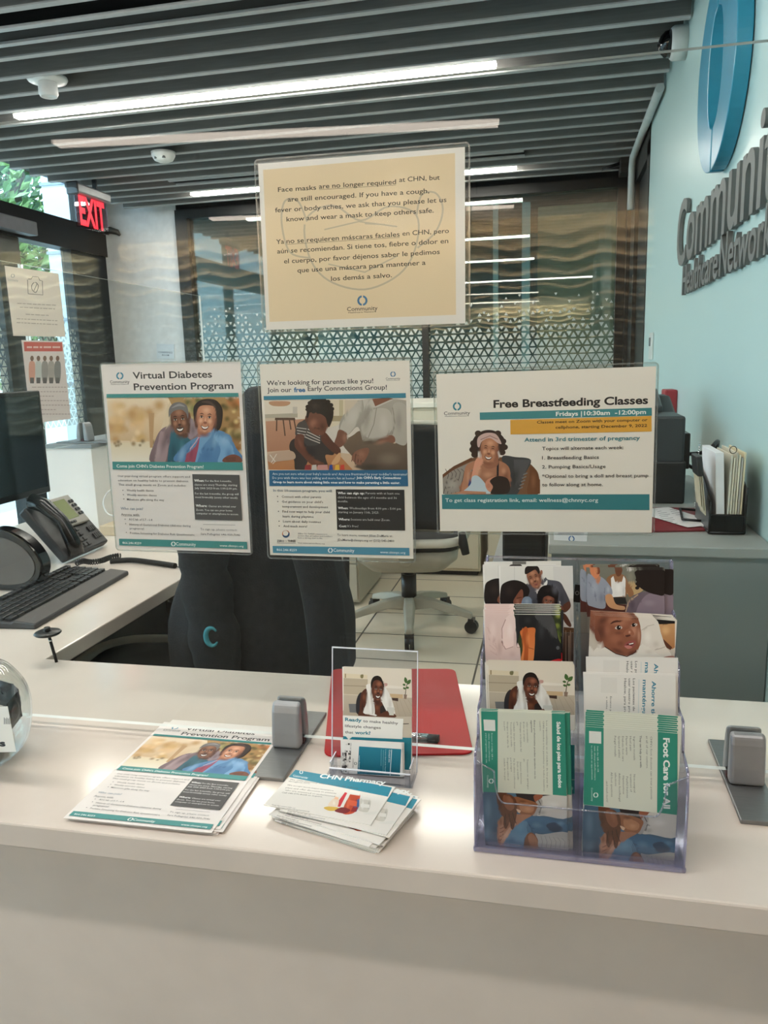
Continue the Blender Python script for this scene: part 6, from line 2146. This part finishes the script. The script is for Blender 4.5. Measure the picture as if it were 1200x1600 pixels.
# desk telephone
t = thing('desk_phone', 'grey and black desk telephone with a green display beside the keyboard', 'telephone', (0, 0, 0))
A, B = onZ(106, 872, ZC + .02), onZ(167, 846, ZC + .02)
ud = (B - A).normalized()
D = onX(76, 783, A.x - .135)
up_ = Vector((-.135, 0, .155)).normalized()
nn = ud.cross(up_).normalized()
if nn.x < 0:
    nn = -nn
Wp, Hp = (B - A).length * 1.06, .205
M = Matrix(((ud.x, up_.x, nn.x, A.x), (ud.y, up_.y, nn.y, A.y), (ud.z, up_.z, nn.z, A.z), (0, 0, 0, 1)))


def PB(x0, x1, y0, y1, z0, z1, name, m, bev=.003, par=t):
    mb = MB()
    mb.box(x0, x1, y0, y1, z0, z1, M)
    return mb.build(name, m, par, bevel=bev)


PB(0, Wp, 0, Hp, -.03, 0, 'body', mat('phone_charcoal', (44, 44, 46), .45), .006)
PB(Wp * .30, Wp * .92, Hp * .44, Hp * .99, 0, .012, 'display_bezel', mat('phone_silver', (150, 146, 138), .45, .2), .004)
PB(Wp * .35, Wp * .76, Hp * .56, Hp * .93, .0115, .0135, 'display', mat('green_lcd', (112, 122, 62), .25), .001)
mb = MB()
for r_ in range(4):
    for c_ in range(3):
        mb.box(Wp * .36 + c_ * .021, Wp * .36 + c_ * .021 + .015, Hp * .06 + r_ * .02, Hp * .06 + r_ * .02 + .013, 0, .006, M)
for r_ in range(4):
    mb.box(Wp * .80, Wp * .80 + .009, Hp * .58 + r_ * .017, Hp * .58 + r_ * .017 + .01, .012, .017, M)
    mb.box(Wp * .86, Wp * .86 + .007, Hp * .58 + r_ * .017, Hp * .58 + r_ * .017 + .01, .012, .017, M)
    mb.box(Wp * .36 + r_ * .017, Wp * .36 + r_ * .017 + .012, Hp * .48, Hp * .48 + .008, .012, .016, M)
for c_ in range(4):
    for r_ in range(2):
        mb.box(Wp * .78 + c_ * .010, Wp * .78 + c_ * .010 + .007, Hp * .12 + r_ * .03, Hp * .12 + r_ * .03 + .02, 0, .005, M)
mb.build('key_field', mat('phone_key', (20, 20, 22), .4), t, bevel=.001, seg=1)
mb = MB()
mb.tube([M @ Vector(p) for p in [(Wp * .13, -.005, .012), (Wp * .13, .03, .030), (Wp * .13, Hp * .5, .052), (Wp * .13, Hp * .85, .040), (Wp * .13, Hp * 1.04, .016)]], [.023, .024, .018, .024, .024], 18)
mb.build('handset', mat('handset_black', (18, 18, 19), .25), t)
mb = MB()
c0 = onZ(118, 884, ZC + .012)
c1 = onZ(186, 873, ZC + .012)
pts = []
for i in range(170):
    s = i / 169
    p = c0.lerp(c1, s) + Vector((0, 0, .004 * math.sin(s * 9)))
    a_ = i * .9
    pts.append(p + Vector((math.cos(a_) * .004, .012 * math.sin(s * 14) * .5, math.sin(a_) * .008 + .006)))
mb.tube(pts, .0022, 6)
mb.build('coiled_cord', blackp, t)
# slim black cable and its tail on the desk
t = thing('cable_sleeve', 'thick black cable sleeve lying on the left desk in front of the poster', 'cable', (0, 0, 0))
pts = [onZ(x, y, ZC + .009) for x, y in ((172, 877), (205, 875), (240, 879), (274, 884))]
mb = MB()
mb.tube(spline(pts, False, 6), .008, 10)
mb.build('sleeve', blackm, t)
mb = MB()
q = [onZ(x, y, ZC + .004) for x, y in ((272, 884), (284, 888), (288, 896), (285, 903))]
mb.tube(spline(q, False, 6), .0018, 6)
mb.build('wire', blackp, t)

# rounded device left of the telephone
g0 = onZ(30, 924, ZC)
t = thing('desk_speaker', 'glossy black rounded desk speaker with a grey face below the monitor', 'speaker', (g0.x - .035, g0.y + .02, ZC))
YD = g0.y
outl = [onY(x, y, YD) for x, y in ((-45, 842), (-10, 828), (20, 828), (52, 845), (74, 872), (78, 895), (66, 915), (36, 925), (-20, 928), (-50, 924))]
o2 = spline([(p.x - g0.x + .01, max(p.z - ZC, .002)) for p in outl], True, 5)
MB().prism([(a_, max(b_, .001)) for a_, b_ in o2], -.02, .022, 'y').build('shell', mat('gloss_black', (14, 14, 15), .1), t, bevel=.010, seg=3)
cxm = sum(a_ for a_, b_ in o2) / len(o2)
czm = sum(b_ for a_, b_ in o2) / len(o2)
MB().prism([(cxm + (a_ - cxm) * .82, czm + (b_ - czm) * .76 - .002) for a_, b_ in o2], -.0225, -.019, 'y').build('grille', mat('dull_grey_grille', (96, 92, 88), .6), t, bevel=.001)

# thin post with a round head at the inner corner of the counter
t = thing('cable_post', 'thin black post with a flat round head at the corner of the counter', 'post', (-.985, 1.318, ZC))
MB().cyl((0, 0, 0), (-.012, 0, .062), .0032, 10).build('stem', black, t)
MB().lathe([(0, -.002), (.024, -.003), (.027, 0), (.024, .003), (0, .004)], c=(-.013, 0, .062), n=28).cyl((-.013, 0, .065), (-.013, 0, .074), .006, 12).build('head', blackp, t)
MB().cyl((-.0085, 0, .044), (-.0093, 0, .048), .0036, 10).build('band', chrome, t)

# charger and wooden offcut beside the raised block
q = onZ(172, 840, ZC)
t = thing('wooden_riser', 'low pale wooden riser on the desk beside the white raised block', 'riser', (-1.50, q.y + .08, ZC))
MB().box(-.09, .05, -.05, .10, 0, .035).build('block', mat('pale_oak', (196, 178, 150), .6, stretch=(8, 1, 1)), t, bevel=.002)
cu = thing('phone_charger', 'white plug charger with a looped cable beside the white raised block', 'charger', (-1.535, q.y + .12, ZC + .036))
MB().box(-.02, .02, -.02, .02, 0, .05).build('plug', mat('white_plastic', (216, 218, 218), .4), cu, bevel=.004)
MB().tube(spline([(0, -.02, .02), (-.05, -.03, .03), (-.075, -.02, .07), (-.06, 0, .11), (-.01, .02, .13)], False, 8), .0028, 8).build('cable', mat('white_plastic', (216, 218, 218), .4), cu)

# ------------------------------------------------------------------ office chairs
grey_shell = mat('warm_grey_shell', (168, 164, 150), .5)


def office_chair(label, x, y, rz, arms=True, back=.50, low=0.0):
    t = thing('office_chair', label, 'office chair', (x, y, 0), rz, 'office chairs')
    for k in range(5):
        a = R(72 * k + 20)
        c, s = math.cos(a), math.sin(a)
        rows = []
        for r_, w_, z0, z1 in ((.03, .034, .10, .165), (.12, .030, .115, .158), (.24, .025, .092, .128), (.325, .02, .072, .10)):
            rows.append([(c * r_ - s * w_, s * r_ + c * w_, z0), (c * r_ + s * w_, s * r_ - c * w_, z0), (c * r_ + s * w_ * .7, s * r_ - c * w_ * .7, z1), (c * r_ - s * w_ * .7, s * r_ + c * w_ * .7, z1)])
        lg = MB().loft(rows, True, False).build('leg', grey_shell, t, bevel=.006)
        mb = MB()
        for w_ in (-.012, .012):
            p = Vector((c * .322 - s * w_, s * .322 + c * w_, .032))
            d = Vector((-s, c, 0)) * .010
            mb.cyl(p - d, p + d, .0315, 20)
        mb.box(-.014, .014, -.022, .022, .03, .074, Matrix.Translation((c * .322, s * .322, 0)) @ Matrix.Rotation(a, 4, 'Z'))
        mb.build('caster', blackp, t)
    MB().cyl((0, 0, .15), (0, 0, .28), .038, 20).cyl((0, 0, .28), (0, 0, .40), .026, 20).build('column', blackp, t)
    # seat: black cushion on a grey underside
    def slab(z, sc, yo=0):
        return [(px * sc, py * sc + yo, z) for px, py in rrect(-.25, .25, -.25, .24, .1)]
    MB().loft([slab(.385 - low, .40), slab(.40 - low * .9, .72), slab(.43 - low * .5, .97), slab(.445, 1.0)], True, True).build('seat_shell', grey_shell, t)
    MB().loft([slab(.446, .97), slab(.47, 1.03), slab(.495, 1.0), slab(.505, .85)], True, True).build('seat', mat('black_fabric', (30, 31, 33), .85, bump=.4, bscale=400), t)
    # back frame and mesh
    mb = MB()
    rows = []
    for j in range(13):
        v = j / 12
        z = .55 + back * v
        hw = .22 + .03 * math.sin(v * math.pi) - .05 * v ** 4
        row = []
        for i in range(13):
            u = -1 + 2 * i / 12
            row.append((u * hw, .24 - .055 * (1 - u * u) + .05 * v * v - .02 * math.sin(v * 3), z))
        rows.append(row)
    mb.loft(rows, cap=False, closed=False)
    o = mb.build('backrest', mat('black_mesh_fabric', (27, 28, 30), .8, bump=.5, bscale=500), t)
    so = o.modifiers.new('thick', 'SOLIDIFY')
    so.thickness = .022
    edge = [rows[0][i] for i in range(13)] + [rows[j][12] for j in range(1, 13)] + [rows[12][i] for i in range(11, -1, -1)] + [rows[j][0] for j in range(11, 0, -1)]
    MB().tube(edge + [edge[0]], .014, 8, cap=False).build('back_frame', grey_shell, t)
    MB().tube(spline([(0, .05, .40), (0, .22, .41), (0, .31, .50), (0, .29, .66)], False, 6), [.035] * 18 + [.02], 10).build('back_stem', grey_shell, t)
    rim = [(px, py, .492) for px, py in rrect(-.268, .268, -.268, .258, .12)]
    MB().tube(rim + [rim[0]], .022, 8, cap=False).build('seat_rim', mat('pale_seat_rim', (214, 209, 196), .5), t)
    for sg in (-1, 1) if arms else ():
        ar = MB().tube(spline([(sg * .10, .05, .40), (sg * .24, .06, .43), (sg * .30, .04, .53), (sg * .295, .0, .66), (sg * .285, -.12, .675)], False, 7), .018, 10).build('armrest', grey_shell, t)
        MB().prism(rrect(sg * .285 - .04, sg * .285 + .04, -.19, .09, .035), .682, .705).build('arm_pad', mat('arm_pad_black', (34, 34, 35), .7), ar if False else t, bevel=.008)
    return t


q = onZ(632, 985, 0)
gc = office_chair('grey legged office chair with a black back standing alone on the tiles', -.70, 3.70, R(188), low=.075)
Mi = (Matrix.Translation((-.70, 3.70, 0)) @ Matrix.Rotation(R(188), 4, 'Z')).inverted()
for (u0, v0), (u1, v1), yy in (((722, 832), (728, 866), 3.5), ((541, 868), (540, 942), 3.62)):
    a, b = Mi @ onY(u0, v0, yy), Mi @ onY(u1, v1, yy)
    MB().tube([a, a.lerp(b, .5) + Vector((.004, 0, 0)), b], [.016, .022, .018], 8).build('strap', blackm, gc)
office_chair('office chair under the dark jacket, turned to the keyboard', -1.05, 1.83, R(-84), False, .22)

# dark fleece jacket over the near chair
jm = mat('dark_fleece', (26, 29, 34), .95, var=.25, scale=60, bump=.6, bscale=260)
YJ = 1.78
levels = [(1052, 288, 541), (1020, 283, 541), (985, 279, 541), (945, 277, 529), (905, 287, 518), (870, 300, 508), (835, 312, 500), (790, 322, 496), (740, 330, 490), (690, 345, 478), (650, 360, 462), (620, 374, 440), (607, 386, 420), (603, 392, 410)]
rings = []
n = 44
jr = random.Random(4)
for li, (v, u0, u1) in enumerate(levels):
    a, b = onY(u0, v, YJ), onY(u1, v, YJ)
    cx, hw, z = (a.x + b.x) / 2, (b.x - a.x) / 2 * .93, (a.z + b.z) / 2
    th = min(.22, .06 + hw * .75)
    ring = []
    for i in range(n):
        tt = 2 * math.pi * i / n
        fold = 1 + .05 * math.sin(5 * tt + li * .25) * (1 - li / 16) + .03 * math.sin(9 * tt - li * .4)
        if abs(math.cos(tt)) > .8:
            fold = 1 + (fold - 1) * .2
        c_, s_ = math.cos(tt), math.sin(tt)
        ring.append((cx + hw * math.copysign(abs(c_) ** .7, c_), YJ + .06 + th * math.copysign(abs(s_) ** .7, s_) * fold * 1.3, z))
    rings.append(ring)
a = onY(288, 1075, YJ)
base = [(p[0], p[1], .515) for p in rings[0]]
t = thing('fleece_jacket', 'dark fleece jacket draped over an office chair in the middle of the picture', 'jacket', (0, 0, 0))
mb = MB().loft([base] + rings, False, True)
mb.add(rings[-1], [tuple(range(n))], True)
mb.build('body', jm, t, sub=1)
mb = MB()
for (u, v0), tops in (((332, 870), None),):
    pass
sl = [onY(u, v, YJ - .24) for u, v in ((322, 830), (318, 880), (326, 940), (336, 1000), (344, 1060))]
MB().tube(spline(sl, False, 5), [.05, .055, .06, .06, .055, .055] * 3 + [.05] * 3, 14).build('sleeve', jm, t)
sl = [onY(u, v, YJ - .22) for u, v in ((478, 830), (492, 880), (505, 940), (512, 1000), (516, 1060))]
MB().tube(spline(sl, False, 5), [.045] * 21, 14).build('sleeve', jm, t)
# embroidered ring
cc = onY(331, 995, YJ - .302)
mb = MB()
pts = []
for i in range(26):
    tt = R(40 + 285 * i / 25)
    pts.append((cc.x + .014 * math.cos(tt), cc.y, cc.z + .020 * math.sin(tt)))
mb.tube(pts, [.002 + .004 * math.sin(math.pi * i / 25) for i in range(26)], 8)
mb.build('embroidered_ring', mat('teal_thread', (56, 138, 152), .7), t)

t = thing('computer_tower', 'black computer tower in the shade under the left return of the desk', 'computer', (0, 0, 0))
MB().box(-1.46, -.98, 2.62, 2.98, .002, .46).build('case', mat('tower_black', (18, 19, 20), .5), t, bevel=.02)
MB().box(-1.40, -1.22, 2.612, 2.622, .43, .44).build('vent', mat('dull_silver', (128, 132, 138), .45, .4), t)

# ------------------------------------------------------------------ cabinets at the back
t = thing('storage_cabinet', 'low cream storage cabinet against the glazed wall behind the grey chair', 'cabinet', (0, 0, 0))
MB().box(-1.72, -.43, 4.68, 5.25, .03, 1.05).build('body', M_cream, t, bevel=.003)
MB().box(-1.74, -.42, 4.66, 5.27, 1.05, 1.08).build('top', mat('pale_cabinet_top', (222, 216, 204), .4, var=.02), t, bevel=.003)
MB().box(-1.70, -.45, 4.70, 5.2, 0, .03).build('plinth', blackm, t)
for x0, x1 in ((-1.71, -1.08), (-1.07, -.44)):
    d = MB().box(x0, x1, 4.664, 4.679, .05, 1.03).build('door', M_cream, t, bevel=.002)
    MB().box(x1 - .06 if x0 < -1.2 else x0 + .04, x1 - .05 if x0 < -1.2 else x0 + .05, 4.65, 4.663, .62, .78).build('handle', steel, d)
t = thing('storage_cabinet', 'cream storage cabinet right of the grey chair, beside the blue wall', 'cabinet', (0, 0, 0))
MB().box(-.38, .48, 4.68, 5.25, .03, .80).build('body', M_cream, t, bevel=.003)
MB().box(-.39, .49, 4.66, 5.27, .80, .83).build('top', mat('pale_cabinet_top', (222, 216, 204), .4, var=.02), t, bevel=.003)
MB().box(-.36, .46, 4.70, 5.2, 0, .03).build('plinth', blackm, t)
t = thing('drawer_pedestal', 'cream drawer pedestal behind the dark jacket, left of the grey chair', 'drawer unit', (0, 0, 0))
q = onY(563, 946, 4.0)
MB().box(q.x - .42, q.x, 4.0, 4.55, .02, .66).build('body', mat('taupe_laminate', (176, 168, 152), .5, var=.02), t, bevel=.003)
for z0, z1 in ((.04, .24), (.25, .45), (.46, .64)):
    d = MB().box(q.x - .41, q.x - .01, 3.984, 3.999, z0, z1).build('drawer', mat('taupe_laminate', (176, 168, 152), .5, var=.02), t, bevel=.002)
    MB().box(q.x - .27, q.x - .15, 3.972, 3.983, z1 - .04, z1 - .025).build('handle', steel, d)

# ------------------------------------------------------------------ grey credenza on the right and what stands on it
CZ = .875
t = thing('credenza', 'large grey credenza along the pale aqua wall at the right', 'credenza', (0, 0, 0))
MB().box(.0, XW - .003, 1.90, 3.05, 0, CZ - .025).build('body', mat('grey_credenza', (128, 133, 132), .55, var=.03, scale=3), t)
MB().box(-.008, XW - .003, 1.885, 3.06, CZ - .025, CZ).build('top', mat('grey_credenza_top', (150, 152, 148), .4, var=.02), t, bevel=.003)

t = thing('printer', 'black office printer on the grey credenza behind the nursing poster', 'printer', (0, 0, CZ))
MB().prism([(2.46, 0), (2.92, 0), (2.92, .31), (2.8, .31), (2.66, .265), (2.46, .265)], .03, .388, 'x').build('body', mat('printer_charcoal', (48, 54, 57), .45), t, bevel=.008)
MB().box(.025, .393, 2.452, 2.93, .0, .13).build('paper_tray', mat('printer_black', (24, 28, 30), .4), t, bevel=.006)
MB().box(.388, .41, 2.5, 2.6, .1, .21).build('side_cover', blackp, t, bevel=.004)
MB().prism([(2.66, .262), (2.8, .31), (2.92, .31), (2.92, .335), (2.79, .335), (2.65, .285)], .06, .345, 'x').build('scanner_lid', mat('printer_lid', (72, 80, 84), .4), t, bevel=.006)
MB().tube(spline([(.405, 2.55, .14), (.44, 2.5, .15), (.465, 2.42, .17), (.46, 2.36, .20), (.44, 2.32, .19)], False, 6), .006, 8).tube(spline([(.405, 2.55, .11), (.44, 2.48, .10), (.465, 2.4, .13), (.455, 2.34, .17)], False, 6), .006, 8).build('power_cable', blackp, t)

cb = [onZ(*q, CZ + .006) for q in ((1012, 792), (1085, 793), (1102, 827), (1005, 829))]
t = thing('maroon_clipboard', 'maroon clipboard with loose papers on the grey credenza', 'clipboard', (0, 0, 0))
pts = [(p.x, p.y) for p in cb]
MB().prism(pts, CZ + .0005, CZ + .0055).build('board', mat('maroon_board', (122, 32, 42), .4), t, bevel=.001)
p, u = cb[1], (cb[2] - cb[1])
mb = MB()
w0, w1 = cb[1] + u * .25, cb[1] + u * .75
mb.tube([(w0.x, w0.y, CZ + .012), (w0.x - .045, w0.y, CZ + .016), (w1.x - .05, w1.y, CZ + .016), (w1.x, w1.y, CZ + .012), (w0.x, w0.y, CZ + .012)], .0035, 8)
mb.build('clip', black, t)
ZQ = (1000, 600, 6)
for k, (qd, lb) in enumerate(((((130, 1160), (265, 1142), (430, 1330), (140, 1350)), 'printed form lying leftmost on the maroon clipboard'), (((255, 1160), (450, 1152), (590, 1325), (400, 1345)), 'printed form under the clip of the maroon clipboard'))):
    S = Sheet(qd, ZQ, ((0, 0, CZ + .0085 - .001 * k), (0, 0, 1)))
    S.paper((226, 222, 222), .0004)
    for j in range(9):
        y = 1180 + 17 * j
        S.line([(qd[0][0] + 24 + 9 * j, y), (qd[0][0] + 110 + 14 * j - (30 if j % 3 == 1 else 0), y - 12)], 4, (120, 116, 118))
    S.rect(qd[0][0] + 100, 1150, qd[0][0] + 130, 1175, (120, 118, 120))
    tag(S.build('printed_form'), lb, 'form', 'forms on the maroon clipboard')

# wire mesh file holder
h0, h1, h2 = onZ(1110, 838, CZ), onZ(1170, 843, CZ), onZ(1172, 826, CZ)
mesh_m = clear_mat('black_wire_mesh', (120, 126, 128), .03, .4, haze=.3, hazecol=(30, 34, 36))
X0, X1, Yf = h0.x, min(h1.x, XW - .02), h0.y + .02
t = thing('file_holder', 'black wire mesh file holder full of folders against the aqua wall', 'file holder', (0, 0, CZ))
mb = MB()
for x in (X0, X1 - .002):
    hh = .085 if x == X0 else .12
    mb.prism([(Yf, .002), (Yf + .20, .002), (Yf + .20, hh + .07), (Yf + .12, hh + .05), (Yf, hh)], x, x + .002, 'x')
mb.box(X0, X1, Yf, Yf + .002, .002, .05).box(X0, X1, Yf, Yf + .2, .002, .004)
mb.build('mesh', mesh_m, t)
mb = MB()
for x in (X0, X1):
    mb.tube([(x, Yf, .005), (x, Yf + .2, .005)], .003, 6).tube([(x, Yf, .005), (x, Yf, .085 if x == X0 else .12)], .003, 6)
mb.tube([(X0, Yf, .005), (X1, Yf, .005)], .0035, 6).tube([(X0, Yf, .05), (X1, Yf, .05)], .0025, 6)
mb.build('wire_frame', black, t)
cols = [((226, 224, 226), 'wide white binder leaning in the wire mesh file holder'), ((206, 200, 184), None), ((216, 208, 186), None), ((196, 188, 170), None), ((222, 214, 190), None), ((176, 172, 164), None), ((214, 202, 170), 'manila folder rightmost in the wire mesh file holder')]
xs = X0 + .019
for k, (c, lb) in enumerate(cols):
    w_ = .020 if k == 0 else .0044
    hh = .205 - .006 * (k % 3)
    lean = -.012 if k == 0 else .004
    mb = MB()
    mb.prism([(xs, .006), (xs + w_, .006), (xs + w_ + lean, hh), (xs + lean, hh)], Yf + .01, Yf + .19, 'y')
    o = mb.build('binder' if k == 0 else 'folder', mat('folder_%d_%d_%d' % c, c, .6), bevel=.0012)
    o.location.z = CZ
    tag(o, lb or 'pale paper folder in the middle of the wire mesh file holder', 'binder' if k == 0 else 'folder', 'folders in the file holder')
    xs += w_ + (.002 if k == 0 else .0016)
mb = MB()
r0 = Vector((X0 + .048, Yf + .01, CZ + .212))
mb.tube([(r0.x + .008 * math.cos(a * .4), r0.y, r0.z + .009 * math.sin(a * .4)) for a in range(17)], .001, 6)
tag(mb.build('binder_ring', black), 'small black ring through the folders of the wire mesh file holder', 'ring')

# badge with bead chain hanging beside the holder
q0 = onY(1101, 690, Yf - .01)
t = thing('badge_reel', 'key badges with a bead chain leaning on the wire mesh file holder', 'badge', (0, 0, 0))
mb = MB()
Mb = Matrix.Translation((q0.x + .012, Yf + .03, CZ)) @ Matrix.Rotation(R(-7), 4, 'Y')
for k in range(3):
    mb.box(-.004 + .004 * k, -.002 + .004 * k, -.04, .03, .075 - .012 * k, .16 + .004 * k, Mb)
mb.build('card', mat('badge_tan', (190, 178, 152), .5), t)
MB().box(-.006, .008, -.045, .035, .15, .20, Mb).build('holder_clip', mat('badge_dark', (40, 42, 44), .4), t, bevel=.003)
c0, c1 = onY(1094, 692, Yf + .0), onZ(1086, 791, CZ + .003)
mb = MB()
N_ = 34
for i in range(N_):
    s = i / (N_ - 1)
    p = c0.lerp(c1, s)
    mb.lathe([(0, -.0022), (.0016, -.0014), (.0022, 0), (.0016, .0014), (0, .0022)], c=(p.x - .004 * math.sin(s * 3.1), p.y, p.z), n=8)
mb.build('bead_chain', chrome, t)

# small card and black box at the left end of the credenza
S = Sheet([(866, 800), (918, 802), (918, 846), (866, 844)], (0, 0, 1), ((0, 1.905, 0), (0, 1, 0)))
S.paper((222, 220, 222), .0012)
S.logo(893, 842, 5, (60, 100, 150), (60, 60, 60), words=False)
S.rect(872, 832, 912, 836, (186, 184, 188))
tag(S.build('desk_card'), 'small white card with a ring emblem standing on the left end of the credenza', 'card')
q0, q1 = onY(785, 876, 2.35), onY(862, 832, 2.35)
t = thing('computer_tower', 'black computer tower left of the grey credenza', 'computer', (0, 0, 0))
MB().box(q0.x, -.02, 2.35, 2.75, q0.z, q1.z + .05).build('case', mat('tower_black', (18, 19, 20), .5), t, bevel=.004)
MB().box(q0.x + .005, -.025, 2.344, 2.352, q0.z + .01, q1.z + .04).build('front_panel', blackp, t, bevel=.002)
t2 = thing('tower_stand', 'low grey stand under the black computer tower', 'stand', (0, 0, 0))
MB().box(q0.x - .03, -.012, 2.33, 2.78, q0.z - .026, q0.z - .001).build('shelf', M_grey, t2, bevel=.002)
for x in (q0.x - .02, -.03):
    for y in (2.35, 2.74):
        MB().box(x - .012, x + .012, y - .012, y + .012, 0, q0.z - .026).build('leg', M_grey, t2)
